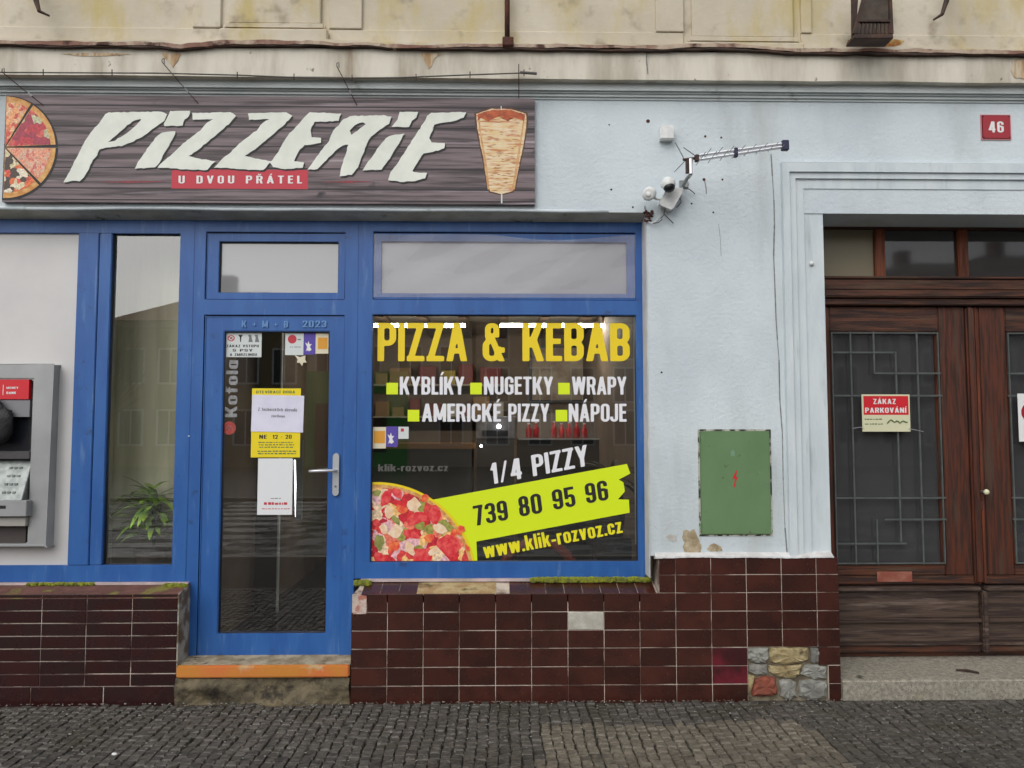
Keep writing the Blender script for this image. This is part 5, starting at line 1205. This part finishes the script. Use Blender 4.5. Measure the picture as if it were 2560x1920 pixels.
for pts in ([(404,134),(425,132),(452,134),(446,150),(438,160),(432,170),(426,158),(414,148)], [(1052,134),(1078,131),(1106,134),(1086,146),(1080,164),(1070,172),(1064,156),(1058,144)], [(2532,150),(2562,148),(2640,150),(2640,196),(2562,197),(2536,194),(2528,176)], [(150,134),(240,132),(330,135),(260,140),(200,141)]):
    build('rust_run', MB().prism([pxpoly(pts, -.113, 1.0, 5)], -.1135, None), fs_m, B)
# ================================================================== SIGNS ON THE OLD DOOR
NY = LY - .03
nx0, nx1, nz0, nz1 = rectpx(2155, 986, 2275, 1079, NY)
ns = thing('no_parking_sign', ((nx0+nx1)/2, NY, nz0), 'red and cream no parking sign wired to the door grille', 'sign')
build('plate', MB().box(nx0, nx1, NY, NY+.003, nz0, nz1), MT['cream_sign'], ns)
build('red_field', boxpx(2159, 990, 2271, 1037, NY-.0008, NY-.0002), MT['red'], ns)
pxletters('lettering', 'ZÁKAZ', 2183, 1010, 2240, 1010, 13, NY-.0016, MT['white'], ns, gap=.1, N=22)
pxletters('lettering', 'PARKOVÁNÍ', 2163, 1032, 2266, 1032, 13, NY-.0016, MT['white'], ns, gap=.1, N=22)
lines(ns, 2160, 2210, (1048, 1060), NY-.0006, 'green_ink', 3, 7)
m = MB(); q = [P(2218+i*4.6, 1058 - 6*abs(math.sin(i*.9)) - (3 if i in (2,3) else 0), NY-.002) for i in range(12)]; m.tube(q, .0045, 6); build('scribbled_car', m, MT['green_ink'], ns)
build('wire', MB().tube([P(2133,1071,NY+.01), P(2150,1068,NY-.002), P(2160,1070,NY-.003)], .0025, 6), MT['alu'], ns)
build('wire', MB().tube([P(2272,1072,NY-.003), P(2290,1075,NY-.002), P(2308,1079,NY+.01)], .0025, 6), MT['alu'], ns)
n2 = P(2545, 1104, NY); ns2 = thing('prohibition_sign', (n2.x+.1, NY, n2.z), 'white sign with dark red ring on the far door leaf cut by the picture edge', 'sign')
a, b, c, d = rectpx(2546, 984, 2680, 1104, NY); build('plate', MB().box(a, b, NY, NY+.003, c, d), MT['white'], ns2)
cxx, czz = a+.145, (c+d)/2+.035
build('red_ring', MB().prism([[(cxx+.125*math.cos(2*math.pi*k/32), czz+.09*math.sin(2*math.pi*k/32)) for k in range(32)], [(cxx+.085*math.cos(2*math.pi*k/32), czz+.06*math.sin(2*math.pi*k/32)) for k in range(32)]], NY-.0008, None), MT['enamel_red'], ns2)
# ================================================================== THE CASH MACHINE
MY = FY - .06
at = thing('cash_machine', (X(0,1366,MY), MY, Z(1366,0,MY)), 'silver wall cash machine with red label set in the white panel', 'atm')
def mb_(x0, y0, x1, y1, Y0, Y1): return boxpx(x0, y0, x1, y1, Y0, Y1)
ax0, ax1, az0, az1 = rectpx(-190, 912, 124, 1366, MY)
build('housing', bars(MB(), ax0, ax1, az0, az1, .11, .12, .015, .09, MY, FY+.022), MT['steel'], at, bevel=.008, seg=2)
build('red_label', mb_(-60, 949, 72, 998, MY-.002, MY+.03), MT['red'], at)
pxletters('label_lettering', 'MONEY', 16, 972, 46, 972, 5, MY-.0034, MT['white'], at, gap=.1, N=16)
pxletters('label_lettering', 'BANK', 16, 985, 40, 985, 6, MY-.0034, MT['white'], at, gap=.1, N=16)
build('label_divider', mb_(7, 962, 8.5, 988, MY-.0034, MY-.002), MT['white'], at)
build('screen_surround', mb_(-100, 1000, 74, 1042, MY+.006, MY+.05), M('atm_grey', lin(128,128,132), rough=.4, metal=.2), at)
build('screen', mb_(-100, 1043, 74, 1150, MY+.05, MY+.06), M('atm_screen', lin(34,36,42), rough=.15), at)
build('grey_shelf', mb_(-100, 1128, 74, 1148, MY+.0, MY+.05), M('atm_dark_grey', lin(70,68,70), rough=.4), at, bevel=.003)
kb_ = MB(); a, b, c, d = rectpx(-100, 1150, 70, 1250, MY)
kb_.hexa([(a,MY-.06,c),(b,MY-.06,c),(b,MY+.08,c),(a,MY+.08,c),(a,MY+.045,d),(b,MY+.045,d),(b,MY+.08,d),(a,MY+.08,d)])
build('sloped_keypad', kb_, MT['zinc'], at, bevel=.004)
for r_ in range(4):
    for k in range(3):
        zz = c+(d-c)*(.2+.2*r_); yy = MY-.06+.105*(.2+.2*r_)-.004; xx = b-.06-k*.03
        build('key', MB().box(xx-.009, xx+.009, yy-.002, yy+.01, zz-.006, zz+.006), MT['zinc'], at)
build('lower_front', mb_(-100, 1251, 66, 1292, MY-.06, MY+.05), MT['steel'], at, bevel=.004)
build('cash_slot', mb_(-80, 1264, 14, 1272, MY-.0615, MY-.055), MT['black'], at)
build('lower_shelf', mb_(-100, 1293, 64, 1316, MY-.03, MY+.05), M('atm_pale', lin(160,156,150), rough=.4), at, bevel=.003)
build('bottom_recess', mb_(-100, 1317, 64, 1359, MY+.03, MY+.06), M('atm_recess', lin(66,58,56), rough=.5), at)
hd = MB(); Mh = None
q = P(-22, 1058, MY-.03)
hd.ball(q, .135, .05, .14, 20, 12, Matrix.Rotation(R_(24), 3, 'Y'))
_r = random.Random(2); hd.v = [(v[0]+_r.uniform(-.007,.007), v[1]+_r.uniform(-.01,.01), v[2]+_r.uniform(-.008,.008)+.02*math.sin(v[0]*40)) for v in hd.v]
build('black_hood', hd, M('black_cover', lin(20,20,22), lin(34,34,38), 60, .5, .4, 80), at, smooth=True)
# ================================================================== INSIDE
room = M('interior_wall', lin(124,106,90), lin(96,82,70), 1.2, .8)
ceil_m = M('interior_ceiling', lin(176,168,156), lin(150,142,130), 3, .8)
xi0, xi1 = X(470,1000,.3), xs_r+.12
build('interior_floor', MB().box(XL, xi1, FY+.3, 5.2, .05, .17), M('interior_floor_tiles', lin(36,33,31), rough=.4), kind='structure')
build('interior_back_wall', MB().box(xi0+.08, xi1, 5.0, 5.2, .17, 2.9), room, kind='structure')
build('interior_side_wall', MB().box(xi1+.001, xi1+.1, D_+.001, 5.2, .17, 2.9), room, kind='structure')
build('interior_ceiling', MB().box(xi0+.08, xi1, D_+.001, 5.0, 2.84, 2.95), ceil_m, kind='structure')
build('interior_partition', MB().box(xi0, xi0+.07, FY+.08, 5.2, .17, 2.95), room, kind='structure')
nb = M('display_backdrop', lin(214,210,184), lin(190,186,160), 2.5, .85, .1, 10, stretch=(4,1,.4))
build('display_back_wall', MB().box(X(190,1000,.9), xi0-.002, .54, .62, .1, 3.2), nb, kind='structure')
build('display_side_wall', MB().box(X(235,1000,.3), X(245,1000,.3), FY+.08, .535, .1, 3.2), nb, kind='structure')
build('display_floor', MB().box(X(246,1000,.3)+.012, xi0-.002, FY+.08, .535, .5, Z(1400,350,.6)-.09), nb, kind='structure')
build('interior_floor_board', MB().box(X(246,1000,.3)+.012, xi0-.002, .52, .539, .60, Z(1322,350,.52)), M('pale_skirting', lin(120,112,100), rough=.6), kind='structure')
tube_m = M('lit_tube', (1,1,1,1), rough=.5, emit=(1, .95, .86, 1), estr=90)
for (x0, x1, lab) in ((925, 1163, 'lit fluorescent tube behind the word PIZZA'), (1250, 1530, 'lit fluorescent tube behind the word KEBAB')):
    A, Bq = P(x0, 815, 3.0), P(x1, 817, 3.0); A.z = Bq.z = min(A.z, 2.80)
    t_ = thing('ceiling_tube_lamp', ((A.x+Bq.x)/2, 3.0, A.z), lab, 'lamp', 'fluorescent tubes inside the shop')
    build('tube', MB().tube([A, Bq], .011, 10), tube_m, t_)
    build('batten', MB().box(A.x, Bq.x, 2.97, 3.03, A.z+.023, A.z+.038), MT['white_box'], t_)
for k in range(9):
    x = xi0+.35+k*.42; build('ceiling_beam', MB().box(x, x+.09, .9, 4.9, 2.78, 2.838), M('ceiling_beam_%s' % 'brown', lin(92,74,60), rough=.7), kind='structure')
ct = thing('shop_counter', (X(1080,1130,3.2), 3.2, .17), 'dark counter with pale wooden top inside behind the big window', 'counter')
build('counter_body', MB().box(X(925,1150,3.2), X(1180,1150,3.2), 3.2, 3.8, .17, Z(1122,1000,3.2)), M('counter_dark', lin(74,68,62), rough=.6), ct)
build('counter_top', MB().box(X(915,1150,3.2), X(1190,1150,3.2), 3.14, 3.85, Z(1122,1000,3.2)+.001, Z(1108,1000,3.2)), M('counter_wood', lin(150,108,66), rough=.5), ct)
fr = thing('drinks_fridge', (X(1440,1200,3.4), 3.4, .17), 'dark drinks cooler with red bottles seen behind the lower window lettering', 'fridge')
fa, fb = X(1305,1080,3.4), X(1565,1080,3.4)
build('fridge_body', MB().box(fa-.04, fb+.04, 3.4, 4.0, .17, Z(1100,1440,3.4)), M('fridge_dark', lin(44,44,44), rough=.4), fr)
build('fridge_back', MB().box(fa-.04, fb+.04, 3.9, 4.0, Z(1100,1440,3.4)+.001, Z(1030,1440,3.4)), M('fridge_back_m', lin(110,100,92), rough=.6), fr)
build('fridge_shelf', MB().box(fa-.04, fb+.04, 3.38, 3.9, Z(1100,1440,3.4)+.002, Z(1097,1440,3.4)+.006), MT['alu'], fr)
red_b = M('red_bottle', lin(176,24,30), lin(150,18,26), 20, .3)
bot = None
bg_ = 'red bottles on the cooler'
names = ['first red bottle at the lamp end of the cooler', 'red bottle next to the first in the cooler row', 'red bottle third from the lamp end', 'red bottle before the pale gap in the row', 'red bottle after the pale gap in the row', 'red bottle in the middle of the second cluster', 'red bottle ending the second cluster', 'red bottle starting the last cluster', 'red bottle nearest the pier in the cooler']
for k, px in enumerate((1322, 1340, 1385, 1404, 1423, 1442, 1461, 1500, 1522)):
    A = P(px, 1096, 3.6); base = Z(1097,1440,3.4)+.008
    th = thing('bottle', (A.x, 3.6, base), names[k], 'bottle', bg_)
    h = .13+.01*(k % 3)
    build('bottle_body', MB().tube([(A.x,3.6,base),(A.x,3.6,base+h*.7),(A.x,3.6,base+h*.85),(A.x,3.6,base+h*1.1)], [.033,.033,.016,.013], 12), red_b, th, smooth=True)
    build('bottle_cap', MB().tube([(A.x,3.6,base+h*1.1+.001),(A.x,3.6,base+h*1.1+.014)], .014, 10), MT['white_box'], th)
cm_ = thing('steel_grill', (X(1235,1110,3.3), 3.3, 1.2), 'steel kitchen machine under a bright lamp inside the shop', 'kitchen machine')
build('machine_stand', MB().box(X(1192,1100,3.3), X(1285,1100,3.3), 3.3, 3.7, .17, Z(1098,1240,3.3)), M('stand_dark', lin(60,58,56), rough=.5), cm_)
build('machine_body', MB().box(X(1190,1080,3.3), X(1288,1080,3.3), 3.3, 3.7, Z(1098,1240,3.3)+.001, Z(1040,1240,3.3)), M('machine_steel', lin(150,148,150), lin(120,118,122), 8, .4, metal=.4), cm_, bevel=.01)
build('machine_panel', MB().box(X(1205,1080,3.29), X(1270,1080,3.29), 3.285, 3.299, Z(1090,1240,3.3), Z(1076,1240,3.3)), MT['black'], cm_)
for (px, py, r, lab) in ((1247, 1066, .022, 'bright round lamp glowing in front of the steel machine'), (1203, 1115, .013, 'small bright spot lamp low beside the counter')):
    q = P(px, py, 3.1); th = thing('small_lamp', q, lab, 'lamp', 'small lit lamps in the shop')
    build('bulb', MB().ball(q, r, r, r, 14, 8), M('lit_bulb', (1,1,1,1), emit=(.95,.93,1,1), estr=14), th, smooth=True)
    build('lamp_stem', MB().tube([q+Vector((0,.03,0)), q+Vector((0,.18,0))], .006, 6), MT['zinc'], th)
vt = thing('glowing_edge_strip', P(738,1290,1.5), 'upright glowing strip standing in for a lamp lit edge behind the door notices', 'lamp')
build('tube', MB().tube([P(737,1150,1.5), P(740,1292,1.5)], .006, 8), M('glowing_edge', (1,1,1,1), emit=(.9,.9,1,1), estr=5), vt)  # added glowing strip, stands in for an upright edge lit by a lamp
build('edge_strip_back', MB().box(P(742,1150,1.5).x, P(756,1150,1.5).x, 1.49, 1.54, P(0,1300,1.5).z, P(0,1100,1.5).z), MT['steel'], vt)
sf = thing('back_shelf', (X(1100,1000,4.8), 4.7, 1.9), 'pale shelf with two boards on the back wall inside the shop', 'shelf')
sxa_, sxb_ = X(930,1000,4.8), X(1290,1000,4.8)
for py in (1040, 960): build('shelf_board', MB().box(sxa_, sxb_, 4.7, 4.99, Z(py,1100,4.7)-.02, Z(py,1100,4.7)), M('pale_shelf_board', lin(170,158,140), rough=.6), sf)
rs = random.Random(44)
bn = ['brown', 'pale grey', 'dark red', 'blue', 'yellow']
od = ['first','second','third','fourth','fifth','sixth','seventh','eighth','ninth','tenth','eleventh','twelfth']
bc = [lin(150,118,80), lin(196,190,180), lin(120,40,34), lin(60,84,110), lin(176,150,60)]
for py in (1040, 960):
    x = sxa_+.05; cnt = 0
    while x < sxb_-.25:
        w = rs.uniform(.1,.26); h = rs.uniform(.10,.24); z = Z(py,1100,4.7)+.001
        ci = rs.randrange(5); cnt += 1
        build('box', MB().box(x, x+w, 4.74, 4.93, z, z+h), M('packaging', bc[ci], rough=.6), label=f"{bn[ci]} packaging box, {od[cnt-1]} from the door side on the {'lower' if py == 1040 else 'upper'} back shelf", cat='box', group='boxes on the back shelf', origin=(x+w/2, 4.8, z), bevel=.004)
        x += w + rs.uniform(.02,.12)
mb1 = thing('menu_board', (X(1450,950,4.9), 4.9, 2.0), 'blank pale menu board with dark frame on the back wall of the shop', 'board')
a, b, c, d = rectpx(1330, 870, 1540, 1000, 4.94)
build('board_face', MB().box(a, b, 4.95, 4.98, c, d), M('menu_face', lin(176,160,140), lin(120,90,70), 3, .5), mb1)
build('board_frame', bars(MB(), a-.03, b+.03, c-.03, d+.03, .029, .029, .029, .029, 4.93, 4.98), MT['black'], mb1)
# inner door with pale outline
idr = thing('inner_door', (X(640,1500,1.6), 1.6, .17), 'dark inner door panel with thin pale edges behind the door glass', 'door')
build('panel', MB().box(X(480,1400,1.6), X(692,1400,1.6), 1.6, 1.64, .17, 2.6), M('inner_door_dark', lin(40,32,30), rough=.5), idr)
build('pale_edge', MB().box(X(692,1400,1.6)+.001, X(695,1400,1.6)+.002, 1.595, 1.64, Z(1532,640,1.6), 2.6), MT['sticker_white'], idr)
build('pale_edge', MB().box(X(540,1400,1.6), X(692,1400,1.6), 1.594, 1.599, Z(1533,640,1.6), Z(1531,640,1.6)), MT['vinyl_grey'], idr)
# red arched chair
ch = thing('arched_chair', (X(1345,1400,1.3), 1.3, .17), 'chair with reddish arched back low behind the web address', 'chair')
q = P(1345, 1430, 1.2); ra = 88*6.2/F
build('chair_back', MB().tube([(q.x+ra*math.cos(t), 1.2, q.z+ra*.82*math.sin(t)) for t in [math.pi*k/16 for k in range(17)]], .035, 10), M('chair_red', lin(140,58,48), rough=.5), ch, smooth=True)
build('seat', MB().box(q.x-ra, q.x+ra, 1.22, 1.65, q.z-.06, q.z-.02), M('chair_seat', lin(70,44,40), rough=.6), ch, bevel=.01)
for a in (-1, 1):
    for yy in (1.24, 1.62): build('leg', MB().tube([(q.x+a*ra*.9, yy, .17), (q.x+a*ra*.9, yy, q.z-.06)], .015, 8), MT['black'], ch)
# plants
def blade(p0, ang, L, lift, w, droop, n=8):
    m = MB(); dx, dy = math.cos(ang), math.sin(ang); v = []; 
    for i in range(n+1):
        t = i/n; r = L*t*(.55+.45*math.cos(lift*.6)); x = p0[0]+dx*r; y = p0[1]+dy*r*.6; z = p0[2]+math.sin(lift)*L*t - droop*L*t*t
        ww = w*math.sin(math.pi*min(1, .08+t*.92))**.7*(1 if t < .98 else .1)
        v += [(x+dy*ww, y-dx*ww, z), (x, y, z-.25*ww), (x-dy*ww, y+dx*ww, z)]
    m.add(v, [(3*i+k, 3*i+k+1, 3*i+k+4, 3*i+k+3) for i in range(n) for k in range(2)]); return m
def plant(name, base, h, mat, label, nl, seed, Ls=.26):
    th = thing(name, base, label, 'plant'); rs = random.Random(seed); b = Vector(base)
    build('pot', MB().tube([b, b+Vector((0,0,.01)), b+Vector((0,0,.19)), b+Vector((0,0,.2))], [.075,.078,.1,.104], 18), MT['pot'], th, smooth=True)
    build('soil', disc(0,0,.01,0,.01,6) if False else MB().tube([b+Vector((0,0,.18)), b+Vector((0,0,.185))], .09, 14), MT['rust'], th)
    for k in range(3):
        t = b+Vector((rs.uniform(-.03,.03), rs.uniform(-.02,.02), .18)); top = t+Vector((rs.uniform(-.07,.07), rs.uniform(-.03,.03), h*rs.uniform(.5,1)))
        build('stem', MB().tube([t, top], .006, 6), MT['leaf_dark'], th)
    for k in range(nl):
        p0 = b+Vector((rs.uniform(-.04,.04), rs.uniform(-.03,.03), .2+h*rs.uniform(.1,1)))
        build('leaf', blade(p0, rs.uniform(0, 6.28), Ls*rs.uniform(.7,1.2), rs.uniform(.3,1.2), rs.uniform(.014,.026), rs.uniform(.3,.9)), mat, th, smooth=True)
A = P(376, 1400, .38); plant('potted_plant', (A.x, .375, Z(1400,350,.6)-.088), .34, MT['leaf'], 'yellow green leafy plant in a dark pot behind the narrow window', 84, 5, .30)
A = P(1530, 1400, .8); plant('potted_palm', (A.x, .8, Z(1340,1530,.8)), .25, MT['leaf_dark'], 'dark palm like plant inside the big window beside its pier', 34, 9, .30)
build('plant_stand', MB().box(A.x-.12, A.x+.12, .68, .92, .17, Z(1340,1530,.8)-.001), MT['black'], label='low dark stand carrying the palm like plant inside the window', cat='stand')
# ================================================================== MOSS AND LITTER
def moss(segs, seed, label):
    rs = random.Random(seed); m = MB()
    for (x0, x1, y, z, n, h) in segs:
        for k in range(n):
            x = rs.uniform(x0, x1); r = rs.uniform(.004, .010)*h; m.ball((x, y+rs.uniform(-.012,.012), z+rs.uniform(-.004,.006)*h), r*1.6, r, r, 5, 3)
    build('moss', m, MT['moss'], kind='stuff', label=label, cat='moss')
zq = lrows[0]
moss([(X(60,1465,.1), X(230,1465,.1), FY-.03, zls+.002, 260, 1.0), (X(415,1465,.1), xe-.002, .09, zls-.004, 220, 1.3)], 1, 'yellow green moss along the sill under the narrow window')
moss([(X(1330,1452,.1), X(1625,1452,.1), FY-.035, zs1+.004, 1400, 1.5), (X(890,1465,.1), X(922,1465,.1), .10, zs1-.008, 260, 1.5)], 2, 'yellow green moss along the sill of the big window')
rs = random.Random(31); m = MB()
for k in range(1500):
    x = rs.uniform(-3.4, 3.6); y = -.055-rs.random()**3*1.2; r = rs.uniform(.0015,.0045)*(1.5 if rs.random() < .08 else 1); m.ball((x, y, .008), r*1.5, r, r*.6, 5, 3)
build('grit', m, MT['stone_grey'], kind='stuff', label='pale grit scattered over the cobbles', cat='grit')
q = P(2430, 1674, .1); tw = build('twig', MB().tube([(q.x-.09,.12,.128),(q.x-.03,.1,.130),(q.x+.02,.06,.126)], [.006,.009,.006], 6), MT['dark_iron'], label='short brown twig lying on the granite step', cat='twig')
q = P(2152, 1688, 0); lf_ = build('dead_leaf', MB().add([(q.x-.03,.01,.123),(q.x,-.0,.126),(q.x+.035,.012,.122),(q.x,.03,.124)], [(0,1,2,3)]), MT['leaf_dark'], label='small dark leaf at the front of the granite step', cat='leaf')
for (px, py, s_1, lab) in ((2, 1748, .05, 'white crumpled scrap at the foot of the dark tiles by the picture edge'), (320, 1862, .03, 'white paper scrap lying on the cobbles before the dark tiles'),):
    q = P(px, py, -.1); D2 = 1.585*F/max(60, (py-1090)); yy = D2-5
    xx = (px-1241)*D2/F; m = MB(); rs = random.Random(px)
    m.ball((xx, yy, .012), s_1*.5, s_1*.25, .008, 7, 4); build('paper_scrap', m, MT['white'], label=lab, cat='scrap')
# ================================================================== ACROSS THE SQUARE (seen mirrored in the glass)
VY = 35.4
def vx(px): return X(px, 900, VY)
def vz(py): return Z(py, 1280, VY)
win_g = M('far_window_glass', lin(40,44,50), rough=.12)
def house(x0, x1, eave, ridge, wallc, roofc, label, nwin, floors, shop=None, name='town_house'):
    a, b = vx(x0), vx(x1); ze, zr = vz(eave), vz(ridge); Yf = -35.0
    th = thing(name, ((a+b)/2, Yf, .06), label, 'house', 'houses across the square')
    build('wall', MB().box(a, b, -45, Yf, .06, ze), M('far_wall', wallc, rough=.9), th)
    ins = min(3.2, (b-a)/3)
    build('roof', MB().add([(a-.3,Yf+.4,ze),(b+.3,Yf+.4,ze),(b+.3,-45.4,ze),(a-.3,-45.4,ze),(a+ins,-40,zr),(b-ins,-40,zr)], [(0,1,5,4),(1,2,5),(2,3,4,5),(3,0,4),(3,2,1,0)]), M('far_roof', roofc, rough=.8), th)
    build('eave_cornice', MB().box(a-.15, b+.15, Yf+.001, Yf+.3, ze-.35, ze-.001), M('far_eave', lin(150,140,124), rough=.9), th)
    build('chimney', MB().box(a+ins+.5, a+ins+1.2, -40.4, -39.7, zr-.6, zr+.9), M('far_chimney', lin(110,70,58), rough=.9), th)
    for f_ in range(floors):
        zb1 = 1.2 + f_*(ze-1.2)/floors
        for k in range(nwin):
            wx = a + (b-a)*(k+.5)/nwin
            if shop and f_ == 0 and shop[0]-.7 < wx < shop[1]+.7: continue
            fr_ = build('window', bars(MB(), wx-.62, wx+.62, zb1-.1, zb1+1.7, .09, .09, .09, .09, Yf+.002, Yf+.08).box(wx-.03, wx+.03, Yf+.002, Yf+.07, zb1-.01, zb1+1.61), MT['white_box'], th)
            build('pane', MB().box(wx-.53, wx+.53, Yf+.001, Yf+.03, zb1-.01, zb1+1.61), win_g, fr_)
    return th
house(-900, 270, 860, 800, lin(190,182,166), lin(120,84,72), 'low pale house across the square mirrored beyond the panel', 6, 1)
house(285, 760, 806, 690, lin(150,138,106), lin(130,76,62), 'ochre house with brown hipped roof mirrored in the narrow window', 5, 2)
sh = (vx(768), vx(1020))
h2 = house(768, 1180, 790, 745, lin(200,190,174), lin(120,84,74), 'grey house with green shopfront mirrored in the glass door', 4, 2, sh)
build('shopfront', MB().box(sh[0]+.01, sh[1], -34.999, -34.8, .06, vz(930)), M('shopfront_green', lin(70,176,86), rough=.5), h2)
build('shop_pane', MB().box(sh[0]+2.4, sh[1]-1.0, -34.799, -34.75, .8, vz(985)), win_g, h2)
build('shop_pane', MB().box(sh[0]+.5, sh[0]+1.5, -34.799, -34.75, .1, vz(1010)), win_g, h2)
house(1190, 1720, 790, 745, lin(190,168,146), lin(110,80,72), 'brown three storey house mirrored behind the lettering', 5, 3)
house(1730, 2290, 765, 730, lin(170,156,142), lin(100,76,70), 'dark grey tall house across the square opposite the pier', 5, 3)
house(2300, 2460, 655, 610, lin(90,86,80), lin(56,48,46), 'narrow tall house mirrored in the transom of the old door', 2, 3)
house(2465, 3100, 640, 575, lin(84,80,76), lin(52,46,44), 'large tall house at the far end of the square', 6, 3)
# bare tree, mirrored at the edge of the narrow window
tr = thing('bare_tree', (vx(262), -28, .0), 'leafless street tree standing across the square', 'tree')
rs = random.Random(77); tb = Vector((vx(262)*.82, -28, 0)); tr.location = tb; WL[tr.name] = tuple(tb)
build('trunk', MB().tube([tb, tb+Vector((.1,0,2.2)), tb+Vector((.0,0,4.0))], [.18,.14,.1], 8), MT['dark_iron'], tr)
m = MB()
for k in range(60):
    a = rs.uniform(0, 6.28); st_ = tb+Vector((0,0,rs.uniform(2.2,4.4))); e1 = st_+Vector((math.cos(a)*rs.uniform(.5,1.6), math.sin(a)*rs.uniform(.5,1.6), rs.uniform(.8,2.2)))
    m.tube([st_, e1], [.04,.014], 5)
    for q in range(4):
        e2 = e1+Vector((rs.uniform(-.6,.6), rs.uniform(-.6,.6), rs.uniform(.1,.8))); m.tube([st_.lerp(e1, rs.uniform(.5,1)), e2], [.014,.005], 4)
build('branches', m, MT['dark_iron'], tr)
